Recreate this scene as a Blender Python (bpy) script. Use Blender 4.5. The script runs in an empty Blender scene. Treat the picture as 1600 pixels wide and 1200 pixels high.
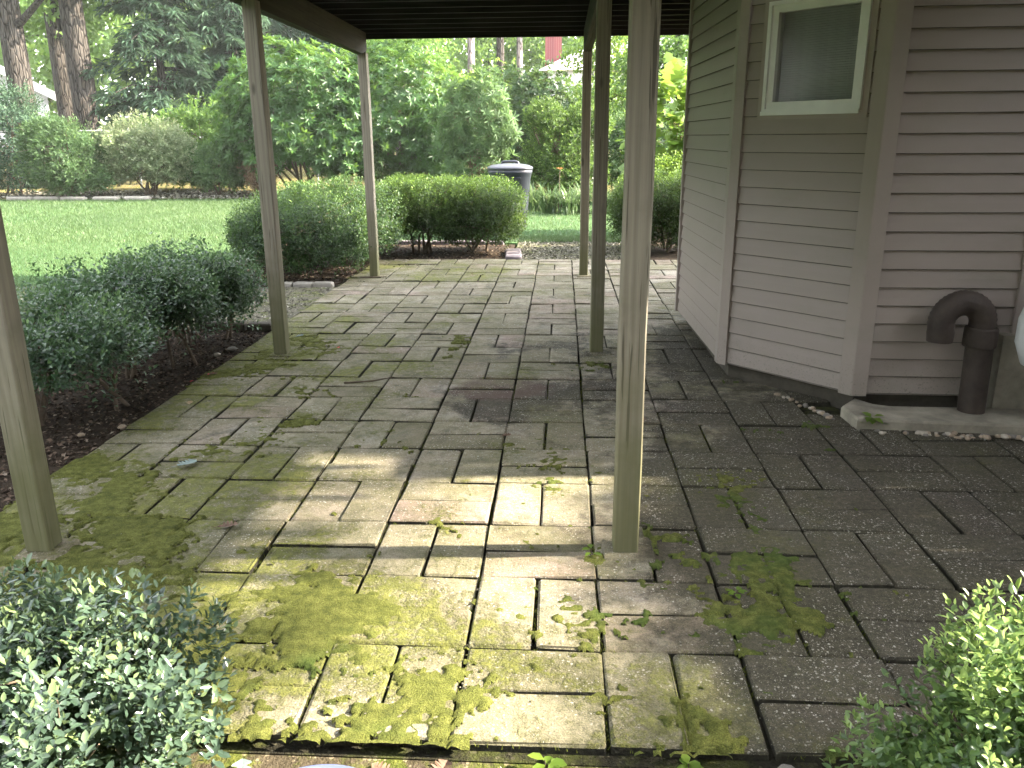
import bpy, math, random
import numpy as np
from mathutils import Vector, Matrix
R = math.radians
scn = bpy.context.scene
COL = scn.collection

# ------------------------------------------------------------------ camera
CAM_H, PITCH, YAW, ROLL, FPX = 1.4818, 0.29293, -0.06004, -0.0070, 1279.8
cam_d = bpy.data.cameras.new("camera"); cam = bpy.data.objects.new("camera", cam_d); COL.objects.link(cam)
cy, sy, cp, sp = math.cos(YAW), math.sin(YAW), math.cos(PITCH), math.sin(PITCH)
fwd = Vector((sy * cp, cy * cp, -sp)); rgt = Vector((cy, -sy, 0)); upv = rgt.cross(fwd)
c_, s_ = math.cos(ROLL), math.sin(ROLL)
r2 = c_ * rgt + s_ * upv; u2 = -s_ * rgt + c_ * upv
cam.matrix_world = Matrix(((r2.x, u2.x, -fwd.x, 0), (r2.y, u2.y, -fwd.y, 0), (r2.z, u2.z, -fwd.z, CAM_H), (0, 0, 0, 1)))
cam_d.sensor_width = 36; cam_d.lens = 36 * FPX / 1600; cam_d.clip_end = 600; cam_d.clip_start = 0.05
scn.camera = cam

# ------------------------------------------------------------------ light and exposure
SUN_EL, SUN_SLANT = 32.0, 0.06          # sun stands over +x, a touch towards +y
world = bpy.data.worlds.new("World"); scn.world = world; world.use_nodes = True
wn = world.node_tree; bg = wn.nodes["Background"]
sky = wn.nodes.new("ShaderNodeTexSky"); sky.sky_type = 'NISHITA'; sky.sun_disc = False
sky.sun_elevation = R(SUN_EL); sky.sun_rotation = R(90 - math.degrees(SUN_SLANT))
sky.air_density = 1.0; sky.dust_density = 1.2; sky.ozone_density = 1.0
hz = wn.nodes.new("ShaderNodeMix"); hz.data_type = 'RGBA'; hz.inputs[0].default_value = 0.80      # thin bright cloud over the blue
hs = wn.nodes.new("ShaderNodeHueSaturation"); hs.inputs["Saturation"].default_value = 0.0
wn.links.new(sky.outputs[0], hs.inputs["Color"]); wn.links.new(sky.outputs[0], hz.inputs[6]); wn.links.new(hs.outputs[0], hz.inputs[7])
wn.links.new(hz.outputs[2], bg.inputs[0]); bg.inputs[1].default_value = 0.15
sd = bpy.data.lights.new("sun", 'SUN'); sd.energy = 3.1; sd.angle = R(0.8); sd.color = (1.0, 0.89, 0.72)
sun = bpy.data.objects.new("sun", sd); COL.objects.link(sun)
SUNV = Vector((math.cos(R(SUN_EL)) * math.cos(SUN_SLANT), math.cos(R(SUN_EL)) * math.sin(SUN_SLANT), math.sin(R(SUN_EL))))
sun.rotation_euler = (-SUNV).to_track_quat('-Z', 'Y').to_euler(); sun.location = (8, 0, 12)
scn.view_settings.view_transform = 'Standard'; scn.view_settings.look = 'None'
scn.view_settings.exposure = 3.75; scn.view_settings.gamma = 1.0; scn.view_settings.use_curve_mapping = False
scn.render.engine = 'CYCLES'
scn.cycles.use_denoising = True
scn.cycles.max_bounces = 7; scn.cycles.diffuse_bounces = 4; scn.cycles.glossy_bounces = 2
scn.cycles.transmission_bounces = 4; scn.cycles.transparent_max_bounces = 4
scn.cycles.caustics_reflective = False; scn.cycles.caustics_refractive = False
scn.cycles.sample_clamp_indirect = 6

# ------------------------------------------------------------------ material helper
class Mat:
    def __init__(self, name, rough=0.7, spec=0.3):
        self.m = bpy.data.materials.new(name); self.m.use_nodes = True
        self.t = self.m.node_tree; self.b = self.t.nodes["Principled BSDF"]
        self.b.inputs["Roughness"].default_value = rough
        self.b.inputs["Specular IOR Level"].default_value = spec
    def n(self, typ, ins=None, **kw):
        nd = self.t.nodes.new("ShaderNode" + typ)
        for k, v in kw.items(): setattr(nd, k, v)
        for k, v in (ins or {}).items():
            s = nd.inputs[k]
            if isinstance(v, bpy.types.NodeSocket): self.t.links.new(v, s)
            else: s.default_value = v
        return nd
    def math(self, op, a, b=0.0, clamp=False):
        return self.n("Math", {0: a, 1: b}, operation=op, use_clamp=clamp).outputs[0]
    def noise(self, vec, scale, detail=4, rough=0.55, out=0):
        return self.n("TexNoise", {"Vector": vec, "Scale": scale, "Detail": detail, "Roughness": rough}).outputs[out]
    def ramp(self, fac, stops):
        nd = self.n("ValToRGB", {"Fac": fac}); cr = nd.color_ramp
        while len(cr.elements) < len(stops): cr.elements.new(0.5)
        for e, (p, c) in zip(cr.elements, stops):
            e.position = p; e.color = (*c, 1) if len(c) == 3 else c
        return nd.outputs[0]
    def step(self, x, lo, hi):
        return self.n("MapRange", {0: x, 1: lo, 2: hi, 3: 0.0, 4: 1.0}, interpolation_type='SMOOTHSTEP').outputs[0]
    def mix(self, fac, a, b, blend='MIX'):
        nd = self.n("Mix", data_type='RGBA', blend_type=blend)
        for i, v in ((0, fac), (6, a), (7, b)):
            s = nd.inputs[i]
            if isinstance(v, bpy.types.NodeSocket): self.t.links.new(v, s)
            elif i == 0: s.default_value = v
            else: s.default_value = (*v, 1) if len(v) == 3 else v
        return nd.outputs[2]
    def pos(self): return self.n("NewGeometry").outputs["Position"]
    def rand(self): return self.n("ObjectInfo").outputs["Random"]
    def obj(self): return self.n("TexCoord").outputs["Object"]
    def mapv(self, vec, scale=(1, 1, 1), loc=(0, 0, 0)):
        return self.n("Mapping", {"Vector": vec, "Scale": scale, "Location": loc}).outputs[0]
    def color(self, c):
        s = self.b.inputs["Base Color"]
        if isinstance(c, bpy.types.NodeSocket): self.t.links.new(c, s)
        else: s.default_value = (*c, 1)
    def bump(self, h, strength=0.5, dist=0.01):
        nd = self.n("Bump", {"Height": h, "Strength": strength, "Distance": dist})
        self.t.links.new(nd.outputs[0], self.b.inputs["Normal"])
    def rough(self, r): self.t.links.new(r, self.b.inputs["Roughness"])

def plain(name, col, rough=0.7, spec=0.3, var=0.25, scale=12, bump=0.0, bscale=60):
    m = Mat(name, rough, spec); o = m.obj()
    f = m.noise(o, scale, 5, 0.6)
    lo = tuple(c * (1 - var) for c in col); hi = tuple(min(1, c * (1 + var)) for c in col)
    m.color(m.ramp(f, [(0.3, lo), (0.7, hi)]))
    if bump: m.bump(m.noise(o, bscale, 4, 0.6), bump, 0.01)
    return m.m

def paver_mat():
    m = Mat("paver_concrete", 0.85, 0.25); P = m.pos()
    per = m.math('FRACT', m.math('ADD', m.rand(), m.n("NewGeometry").outputs["Random Per Island"]))
    base = m.ramp(per, [(0.0, (0.175, 0.148, 0.105)), (0.3, (0.25, 0.216, 0.160)), (0.6, (0.31, 0.274, 0.208)), (0.86, (0.275, 0.228, 0.18)), (1.0, (0.275, 0.205, 0.175))])
    big = m.noise(P, 1.6, 6, 0.65)
    mid = m.noise(P, 9, 6, 0.7)
    col = m.mix(m.step(mid, 0.40, 0.70), base, m.mix(0.66, base, (0.064, 0.056, 0.040)))
    pit = m.step(m.noise(P, 70, 5, .8), .52, .66)
    col = m.mix(m.math('MULTIPLY', pit, .62), col, (.060, .054, .042))
    # pale lime bloom
    col = m.mix(m.math('MULTIPLY', m.step(m.noise(m.mapv(P, loc=(7, 3, 0)), 3.1, 6, 0.6), 0.52, 0.72), 0.45), col, (0.42, 0.40, 0.36))
    # dark algae crust in patches; on the damp house side painted shade deepens it
    sep = m.n("SeparateXYZ", {0: P})
    x, y = sep.outputs[0], sep.outputs[1]
    def blob(cx, cy_, rx, ry):
        dx = m.math('DIVIDE', m.math('SUBTRACT', x, cx), rx); dy = m.math('DIVIDE', m.math('SUBTRACT', y, cy_), ry)
        d2 = m.math('ADD', m.math('MULTIPLY', dx, dx), m.math('MULTIPLY', dy, dy))
        return m.math('SUBTRACT', 1.0, d2, clamp=True)
    def total(bl):
        acc = None
        for cx, cy_, rx, ry, w in bl:
            v = m.math('MULTIPLY', blob(cx, cy_, rx, ry), w)
            acc = v if acc is None else m.math('ADD', acc, v)
        return acc
    alg = m.math('ADD', big, total([(2.5, 2.8, 2.5, 2.6, 1.0), (1.35, 1.9, 1.0, 1.0, .42), (2.4, 4.2, 1.2, .5, .3), (0.35, 5.6, 1.1, 1.4, .15), (-.35, 4.6, .55, .45, .30), (0.5, 4.5, .6, .6, .16), (1.0, 5.6, .35, 1.8, .28)]))
    alg_shade_m = m.step(m.math('ADD', alg, m.math('MULTIPLY', m.math('SUBTRACT', mid, .5), .5)), 0.55, 0.78)
    col = m.mix(m.math('MULTIPLY', alg_shade_m, 0.88), col, m.ramp(m.noise(P, 48, 6, .8), [(.36, (.010, .009, .006)), (.52, (.034, .029, .020)), (.68, (.085, .074, .056))]))
    red = m.math('MULTIPLY', m.step(m.math('ADD', blob(-.36, 4.82, .42, .34), m.math('MULTIPLY', m.math('SUBTRACT', m.noise(P, 9, 4, .6), .5), .9)), .25, .7), .7)
    col = m.mix(red, col, (.095, .055, .048))
    # moss
    fine = m.noise(P, 38, 5, 0.7)
    mo = m.math('ADD', m.noise(m.mapv(P, loc=(11, 5, 2)), 2.3, 8, 0.68),
                total([(-1.6, 2.5, 1.5, 1.2, .20), (-1.8, 4.6, 1.1, 2.0, .12), (-1.0, 6.6, 1.6, 2.2, .06), (-1.0, 2.0, 1.0, .7, .12), (.3, 1.9, .8, .45, .17), (-1.4, 9.5, 1.6, 1.1, .20), (-2.2, 6.5, .7, 2.0, .10), (.9, 3.2, .5, .6, .14), (-2.25, 5, .25, 3.5, .08)]))
    mo = m.math('ADD', mo, m.math('MULTIPLY', m.math('SUBTRACT', fine, .5), .38))
    mossm = m.math('MULTIPLY', m.step(mo, 0.59, 0.72), m.step(m.noise(m.mapv(P, loc=(1, 2, 6)), 13, 4, .7), .30, .52))
    mcol = m.ramp(m.noise(P, 22, 4, .7), [(0.25, (0.060, 0.066, 0.014)), (0.5, (0.110, 0.118, 0.022)), (0.78, (0.19, 0.19, 0.040))])
    dry = m.math('SUBTRACT', 1.0, m.math('MULTIPLY', alg_shade_m, .75))
    mossm = m.math('MULTIPLY', mossm, dry)
    film = m.math('MULTIPLY', m.math('MULTIPLY', m.step(mo, 0.35, 0.62), 0.74), dry)
    col = m.mix(film, col, m.mix(0.66, col, (0.098, 0.102, 0.034)))
    col = m.mix(m.math('MULTIPLY', mossm, 0.9), col, mcol)
    gr = m.noise(P, 210, 3, .75)
    col = m.mix(1.0, col, m.ramp(gr, [(.28, (.50, .50, .50)), (.5, (.98, .98, .98)), (.72, (1.42, 1.40, 1.36))]), 'MULTIPLY')
    # exposed aggregate flecks
    wp = m.n("VectorMath", {0: P, 1: m.n("VectorMath", {0: m.noise(P, 160, 2, .6, 1), 3: .010}, operation='SCALE').outputs[0]}, operation='ADD').outputs[0]
    vo = m.n("TexVoronoi", {"Vector": wp, "Scale": 120.0, "Randomness": 1.0}, feature='F1')
    rnd = m.n("SeparateColor", {0: vo.outputs["Color"]}).outputs[0]
    size = m.math('MULTIPLY', m.math('POWER', m.step(rnd, 0.58, 1.0), 1.8), 0.50)
    fleck = m.math('LESS_THAN', vo.outputs["Distance"], size)
    vf = m.n("TexVoronoi", {"Vector": wp, "Scale": 310.0}, feature='F1'); rf = m.n("SeparateColor", {0: vf.outputs["Color"]}).outputs[1]
    fleck = m.math('MAXIMUM', fleck, m.math('MULTIPLY', m.math('LESS_THAN', vf.outputs["Distance"], .34), m.math('GREATER_THAN', rf, .80)))
    patch = m.step(m.noise(m.mapv(P, loc=(3, 9, 1)), 4.5, 4, .6), 0.33, 0.58)
    fleck = m.math('MULTIPLY', m.math('MULTIPLY', fleck, patch), m.math('SUBTRACT', 1.0, m.math('MULTIPLY', mossm, .75)))
    col = m.mix(m.math('MULTIPLY', fleck, 0.72), col, m.ramp(m.noise(P, 60, 2, .6), [(.35, (.24, .22, .18)), (.65, (.56, .54, .48))]))
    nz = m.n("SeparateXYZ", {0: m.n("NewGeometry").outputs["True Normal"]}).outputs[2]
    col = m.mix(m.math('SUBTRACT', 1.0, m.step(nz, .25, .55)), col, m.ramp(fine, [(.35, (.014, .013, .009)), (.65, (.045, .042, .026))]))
    m.color(col)
    h = m.math('ADD', m.math('MULTIPLY', fine, 0.5), m.math('ADD', m.math('MULTIPLY', m.noise(P, 150, 3, .6), .35), m.math('ADD', m.math('MULTIPLY', mossm, m.math('ADD', .5, m.noise(P, 90, 3, .7))), m.math('MULTIPLY', fleck, .25))))
    m.bump(m.math('ADD', h, m.math('MULTIPLY', m.noise(P, 48, 6, .8), .9)), 1.0, 0.0075)
    return m.m

def soil_mat(name, a, b, scale=14, moss=0.0):
    m = Mat(name, 0.95, 0.1); P = m.pos()
    f = m.noise(P, scale, 8, 0.7)
    col = m.ramp(f, [(0.3, a), (0.7, b)])
    if moss: col = m.mix(m.math('MULTIPLY', m.step(m.noise(m.mapv(P, loc=(2, 8, 0)), 6, 7, .7), 0.47, 0.6), moss), col, m.ramp(m.noise(P, 40, 3), [(.3, (.06, .085, .012)), (.7, (.15, .17, .03))]))
    vo = m.n("TexVoronoi", {"Vector": P, "Scale": 60.0}); rn = m.n("SeparateColor", {0: vo.outputs["Color"]}).outputs[1]
    col = m.mix(m.math('MULTIPLY', m.math('LESS_THAN', vo.outputs["Distance"], m.math('MULTIPLY', m.step(rn, .55, 1.), .4)), .5), col, tuple(c * 3.0 for c in b))
    m.color(col)
    m.bump(m.math('ADD', f, m.math('MULTIPLY', m.noise(P, 120, 3), .4)), 1.0, 0.03)
    return m.m

def wood_mat(name, dark, lite, green=0.0, axis=2):
    m = Mat(name, 0.8, 0.2); o = m.obj(); P = m.pos()
    rn = m.rand()
    off = m.n("CombineXYZ", {0: m.math('MULTIPLY', rn, 37.0), 1: m.math('MULTIPLY', rn, 11.0), 2: m.math('MULTIPLY', rn, 53.0)}).outputs[0]
    v = m.n("VectorMath", {0: o, 1: off}, operation='ADD').outputs[0]
    sc = [70, 70, 70]; sc[axis] = 1.6
    g = m.noise(m.mapv(v, tuple(sc)), 1.0, 6, .6)
    sc2 = [11, 11, 11]; sc2[axis] = 0.5
    w = m.n("TexWave", {"Vector": m.mapv(v, tuple(sc2)), "Scale": 1.1, "Distortion": 9.0, "Detail": 3.0, "Detail Scale": 1.2}, wave_type='BANDS', bands_direction='X').outputs["Fac"]
    sc4 = [190, 190, 190]; sc4[axis] = 5.0
    g2 = m.noise(m.mapv(v, tuple(sc4), (2, 7, 4)), 1.0, 4, .7)
    f = m.math('ADD', m.math('ADD', m.math('MULTIPLY', g, .42), m.math('MULTIPLY', g2, .36)), m.math('MULTIPLY', w, .22))
    col = m.ramp(f, [(0.25, dark), (0.5, tuple((a + b) / 2 for a, b in zip(dark, lite))), (0.75, lite)])
    blot = m.noise(m.mapv(v, (3, 3, 3)), 1.0, 5, .65)
    col = m.mix(m.math('MULTIPLY', m.step(blot, .5, .75), .35), col, tuple(c * .55 for c in dark))
    # knots
    scK = [7, 7, 7]; scK[axis] = 2.4
    vo = m.n("TexVoronoi", {"Vector": m.mapv(v, tuple(scK)), "Scale": 1.0})
    kr = m.n("SeparateColor", {0: vo.outputs["Color"]}).outputs[0]
    kn = m.math('MULTIPLY', m.step(m.math('SUBTRACT', .15, vo.outputs["Distance"]), 0.0, .07), m.math('GREATER_THAN', kr, .72))
    col = m.mix(m.math('MULTIPLY', kn, .7), col, tuple(c * .35 for c in dark))
    # drying checks
    sc3 = [95, 95, 95]; sc3[axis] = 2.2
    ck = m.step(m.noise(m.mapv(v, tuple(sc3), (5, 5, 5)), 1.0, 2, .5), 0.64, 0.67)
    col = m.mix(m.math('MULTIPLY', ck, .72), col, tuple(c * .3 for c in dark))
    if green:
        z = m.n("SeparateXYZ", {0: P}).outputs[2]
        gz = m.math('SUBTRACT', 1.0, m.step(m.math('ADD', z, m.math('MULTIPLY', m.noise(P, 5, 5, .6), .9)), .5, 1.5))
        col = m.mix(m.math('MULTIPLY', gz, green), col, m.mix(g, (.075, .080, .032), (.15, .15, .07)))
    m.color(col)
    m.bump(m.math('SUBTRACT', f, m.math('MULTIPLY', ck, .8)), .35, 0.002)
    return m.m

def siding_mat(name="vinyl_siding", col0=(0.33, 0.278, 0.248)):
    m = Mat(name, 0.48, 0.35); P = m.pos()
    col = m.mix(m.rand(), col0, tuple(c * .955 for c in col0))
    st = m.noise(m.mapv(P, (1.2, 1.2, 2.5)), 2.0, 6, .65)
    col = m.mix(m.math('MULTIPLY', m.step(st, .48, .78), .30), col, (.22, .215, .16))
    z = m.n("SeparateXYZ", {0: P}).outputs[2]
    low = m.math('SUBTRACT', 1.0, m.step(m.math('ADD', z, m.math('MULTIPLY', m.noise(P, 16, 6, .7), .35)), .22, .55))
    sp_ = m.step(m.noise(P, 85, 4, .75), .56, .66)
    col = m.mix(m.math('MULTIPLY', m.math('MULTIPLY', low, sp_), .75), col, (.085, .08, .06))
    col = m.mix(m.math('MULTIPLY', low, .22), col, (.16, .15, .12))
    m.color(col)
    m.bump(m.noise(m.mapv(P, (3, 3, 60)), 6.0, 3, .5), .06, .002)
    return m.m

def leaf_mat(name, dark, mid, young, rough=.45, spec=.4, trans=.30, tcol=None, k=.68):
    m = Mat(name, rough, spec)
    dark, mid, young = [tuple(q * k for q in c) for c in (dark, mid, young)]
    tone = m.n("Attribute", attribute_name="tone").outputs["Fac"]
    col = m.ramp(tone, [(0.0, dark), (0.5, mid), (0.78, tuple(a * .6 + b * .4 for a, b in zip(mid, young))), (1.0, young)])
    m.color(col)
    tr = m.n("BsdfTranslucent", {"Color": m.mix(.55, col, tcol or tuple(min(1, c * 1.6) for c in young))})
    mx = m.n("MixShader", {0: trans})
    out = m.t.nodes["Material Output"]
    m.t.links.new(m.b.outputs[0], mx.inputs[1]); m.t.links.new(tr.outputs[0], mx.inputs[2]); m.t.links.new(mx.outputs[0], out.inputs[0])
    return m.m

def bark_mat(name, a, b, s=5.0):
    m = Mat(name, .95, .1); o = m.obj()
    v = m.mapv(o, (s, s, s * .18))
    f = m.noise(v, 2.0, 7, .7)
    vo = m.n("TexVoronoi", {"Vector": m.mapv(o, (s * 1.6, s * 1.6, s * .3)), "Scale": 1.5}, feature='DISTANCE_TO_EDGE').outputs[0]
    col = m.ramp(f, [(.3, a), (.7, b)])
    col = m.mix(m.math('SUBTRACT', 1.0, m.step(vo, .0, .14)), col, tuple(c * .4 for c in a))
    m.color(col); m.bump(m.math('ADD', m.step(vo, 0, .2), f), .9, .04)
    return m.m

def lawn_mat():
    m = Mat("lawn_turf", .9, .1); P = m.pos()
    f = m.noise(P, 1.1, 5, .6); g = m.noise(m.mapv(P, (30, 12, 1)), 1.0, 4, .6)
    col = m.ramp(m.math('ADD', m.math('MULTIPLY', f, .6), m.math('MULTIPLY', g, .4)), [(.3, (.030, .066, .024)), (.55, (.050, .098, .036)), (.75, (.085, .13, .05))])
    m.color(col); m.bump(g, .8, .02)
    return m.m

MT = dict(
    paver=paver_mat(), sand=soil_mat("joint_sand", (.012, .011, .008), (.036, .033, .021), 25, .30),
    soil=soil_mat("bed_soil", (.022, .016, .011), (.062, .046, .033)),
    frontsoil=soil_mat("mossy_soil", (.04, .032, .02), (.11, .09, .06), 20, .8),
    path=soil_mat("dirt_path_soil", (.085, .080, .060), (.165, .15, .115), 9, .6),
    terrain=soil_mat("leaf_litter", (.07, .055, .025), (.17, .14, .06), 4, .6),
    lawn=lawn_mat(),
    post=wood_mat("weathered_post", (.185, .162, .125), (.30, .270, .215), .85, 2),
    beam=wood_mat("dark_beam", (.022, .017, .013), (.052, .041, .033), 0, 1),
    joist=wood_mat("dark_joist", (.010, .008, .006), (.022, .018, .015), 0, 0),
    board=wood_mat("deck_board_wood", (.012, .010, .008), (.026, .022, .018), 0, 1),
    siding=siding_mat(), lip=plain("lap_shadow_edge", (.11, .097, .084), .8, .2, .4, 14), trim=siding_mat("vinyl_trim", (.36, .305, .272)),
    white=plain("white_vinyl", (.74, .74, .70), .35, .4, .06, 8),
    concrete=plain("old_concrete", (.26, .235, .185), .9, .2, .35, 7, .6, 40),
    foundation=plain("foundation_concrete", (.07, .062, .048), .9, .2, .35, 7, .6, 40),
    edging=plain("edging_concrete", (.25, .23, .20), .9, .2, .25, 9, .5, 50),
    lavender=plain("lavender_brick", (.16, .138, .146), .85, .2, .2, 12, .4, 60),
    pipe=plain("dark_corrugated_plastic", (.046, .034, .028), .65, .3, .4, 9, .25, 90),
    pvc=plain("white_pipe_plastic", (.78, .79, .80), .4, .4, .04, 5),
    binp=plain("charcoal_plastic", (.016, .018, .027), .42, .45, .15, 5, .12, 200),
    lidp=plain("skylit_lid_plastic", (.045, .047, .062), .38, .5, .12, 5, .1, 200),  # lid lighter than the bin body, painting in the sky reflection
    pot=plain("blue_grey_glaze", (.09, .11, .22), .5, .5, .12, 6),
    rock=plain("field_stone", (.25, .20, .18), .9, .2, .45, 8, .8, 30),
    pebble=plain("river_pebble", (.30, .235, .17), .7, .3, .35, 6, .2, 60),
    mulch=plain("mulch_chip", (.055, .038, .027), .95, .1, .5, 3),
    gravelst=plain("gravel_stone", (.36, .32, .26), .9, .2, .4, 2),
    stemb=plain("shrub_stem", (.11, .085, .062), .95, .1, .35, 20, .5, 60),
    bark=bark_mat("tree_bark", (.034, .029, .025), (.078, .068, .060)),
    palebark=bark_mat("pale_bark", (.20, .165, .16), (.34, .29, .28)),
    glass=None,
    housepale=plain("pale_siding", (.55, .54, .57), .7, .3, .06, 2),
    trimwhite=plain("white_trim", (.8, .8, .8), .6, .3, .04, 2),
    shingle=plain("pale_shingle", (.62, .60, .57), .85, .2, .15, 5),
    brick=None,
    fencemetal=plain("galvanised_steel", (.42, .43, .42), .45, .5, .1, 5),
    brownleaf=plain("dead_leaf", (.12, .072, .048), .7, .3, .35, 30),
    blueleaf=plain("pale_blue_leaf", (.15, .20, .185), .6, .3, .2, 30),
    tanleaf=plain("tan_leaf", (.36, .26, .15), .7, .3, .3, 30),
    redpetal=plain("red_petal", (.55, .03, .05), .6, .3, .2, 30),
    orangepetal=plain("orange_petal", (.75, .30, .10), .6, .3, .15, 30),
    grassb=leaf_mat("grass_blade", (.052, .105, .038), (.094, .162, .058), (.17, .235, .095), .5, .3, .4),
    mossb=leaf_mat("moss_sprig", (.06, .085, .014), (.12, .15, .024), (.24, .26, .05), .8, .1, .3, None, .75),
    holly=leaf_mat("holly_leaf", (.024, .048, .032), (.085, .138, .098), (.25, .34, .13), .26, .62, .25, None, .72),
    hollylight=leaf_mat("young_holly_leaf", (.026, .055, .020), (.10, .175, .065), (.32, .44, .13), .30, .55, .35, None, .95),
    yew=leaf_mat("yew_needle", (.009, .022, .006), (.045, .098, .020), (.27, .42, .075), .5, .22, .24),
    euon=leaf_mat("small_shrub_leaf", (.010, .026, .010), (.045, .100, .032), (.20, .32, .075), .42, .25, .24),
    low=leaf_mat("glossy_shrub_leaf", (.010, .026, .012), (.046, .104, .048), (.17, .27, .10), .32, .5, .25, None, .85),
    rhodo=leaf_mat("rhododendron_leaf", (.024, .068, .016), (.058, .150, .034), (.19, .32, .050), .38, .4, .38),
    spirea=leaf_mat("spirea_leaf", (.036, .082, .028), (.078, .152, .052), (.17, .27, .085), .55, .3, .35),
    pale=leaf_mat("variegated_leaf", (.055, .095, .035), (.13, .20, .075), (.46, .50, .30), .55, .3, .35),
    cedar=leaf_mat("cedar_spray", (.024, .058, .034), (.048, .100, .056), (.095, .16, .080), .6, .25, .25),
    teal=leaf_mat("spruce_needle", (.040, .085, .060), (.075, .14, .095), (.14, .22, .14), .6, .25, .3),
    wood=leaf_mat("woodland_leaf", (.048, .112, .026), (.105, .21, .045), (.23, .36, .075), .5, .3, .5),
    lime=leaf_mat("lime_leaf", (.06, .13, .02), (.14, .25, .035), (.28, .40, .06), .45, .35, .45),
    straw=leaf_mat("day_lily_leaf", (.05, .10, .035), (.10, .175, .065), (.20, .28, .11), .45, .4, .35),
    dry=leaf_mat("dry_leaf", (.10, .06, .035), (.20, .125, .075), (.30, .22, .14), .8, .1, .25),
)

# ------------------------------------------------------------------ mesh helpers
def tag(o, label=None, cat=None, group=None, kind=None):
    if label: o["label"] = label
    if cat: o["category"] = cat
    if group: o["group"] = group
    if kind: o["kind"] = kind
    return o

def link(name, me, mat=None, parent=None, loc=(0, 0, 0), rot=(0, 0, 0)):
    o = bpy.data.objects.new(name, me); COL.objects.link(o)
    if mat is not None and me is not None and len(me.materials) == 0: me.materials.append(mat)
    o.location = loc; o.rotation_euler = rot
    if parent is not None: o.parent = parent
    return o

def empty(name, loc, label, cat, group=None, rz=0):
    o = bpy.data.objects.new(name, None); COL.objects.link(o); o.location = loc; o.rotation_euler = (0, 0, rz)
    o.empty_display_size = .1
    return tag(o, label, cat, group)

class MB:
    """collects polygons, builds one mesh"""
    def __init__(s): s.v = []; s.f = []; s.sm = []
    def add(s, vs, fs, smooth=False):
        k = len(s.v); s.v += [tuple(v) for v in vs]; s.f += [tuple(i + k for i in f) for f in fs]; s.sm += [smooth] * len(fs)
    def box(s, x0, x1, y0, y1, z0, z1):
        s.add([(x0, y0, z0), (x1, y0, z0), (x1, y1, z0), (x0, y1, z0), (x0, y0, z1), (x1, y0, z1), (x1, y1, z1), (x0, y1, z1)],
              [(3, 2, 1, 0), (4, 5, 6, 7), (0, 1, 5, 4), (1, 2, 6, 5), (2, 3, 7, 6), (3, 0, 4, 7)])
    def cbox(s, x0, x1, y0, y1, z0, z1, b, rng=None, j=0.0):
        """box with chamfered upright and top edges"""
        def ring(z, ins, bb):
            X0, X1, Y0, Y1 = x0 + ins, x1 - ins, y0 + ins, y1 - ins
            return [(X0 + bb, Y0, z), (X1 - bb, Y0, z), (X1, Y0 + bb, z), (X1, Y1 - bb, z), (X1 - bb, Y1, z), (X0 + bb, Y1, z), (X0, Y1 - bb, z), (X0, Y0 + bb, z)]
        vs = ring(z0, 0, b) + ring(z1 - b, 0, b) + ring(z1, b, b * .8)
        if rng is not None:
            vs = [tuple(c + rng.uniform(-j, j) for c in v) for v in vs]
        fs = [tuple(range(7, -1, -1)), tuple(range(16, 24))]
        for r in (0, 8):
            for i in range(8): fs.append((r + i, r + (i + 1) % 8, r + 8 + (i + 1) % 8, r + 8 + i))
        s.add(vs, fs)
    def tube(s, pts, rad, n=8, cap=True, smooth=True):
        pts = [Vector(p) for p in pts]
        rs = rad if hasattr(rad, '__len__') else [rad] * len(pts)
        vs = []; prev = None
        for i, p in enumerate(pts):
            d = (pts[min(i + 1, len(pts) - 1)] - pts[max(i - 1, 0)]).normalized()
            a = prev if prev is not None else (Vector((1, 0, 0)) if abs(d.x) < .9 else Vector((0, 1, 0)))
            a = (a - d * a.dot(d)).normalized(); prev = a; b = d.cross(a)
            for k in range(n):
                t = 2 * math.pi * k / n; vs.append(p + (a * math.cos(t) + b * math.sin(t)) * rs[i])
        fs = []
        for i in range(len(pts) - 1):
            for k in range(n): fs.append((i * n + k, i * n + (k + 1) % n, (i + 1) * n + (k + 1) % n, (i + 1) * n + k))
        s.add(vs, fs, smooth)
        if cap:
            s.add(vs[:n], [tuple(range(n - 1, -1, -1))]); s.add(vs[-n:], [tuple(range(n))])
    def lathe(s, prof, n=32, p=2.0, center=(0, 0), sx=1.0, sy=1.0, cap=(True, True)):
        vs = []
        for r, z in prof:
            for k in range(n):
                t = 2 * math.pi * k / n; c, q = math.cos(t), math.sin(t)
                m = (abs(c) ** p + abs(q) ** p) ** (-1 / p)
                vs.append((center[0] + r * m * c * sx, center[1] + r * m * q * sy, z))
        fs = []
        for i in range(len(prof) - 1):
            for k in range(n): fs.append((i * n + k, i * n + (k + 1) % n, (i + 1) * n + (k + 1) % n, (i + 1) * n + k))
        if cap[0]: fs.append(tuple(range(n - 1, -1, -1)))
        if cap[1]: fs.append(tuple(range((len(prof) - 1) * n, len(prof) * n)))
        s.add(vs, fs, True)
    def mesh(s, name):
        me = bpy.data.meshes.new(name); me.from_pydata(s.v, [], s.f)
        me.polygons.foreach_set("use_smooth", s.sm); me.update(); return me
    def build(s, name, mat, parent=None, loc=(0, 0, 0), rot=(0, 0, 0)):
        return link(name, s.mesh(name), mat, parent, loc, rot)

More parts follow.
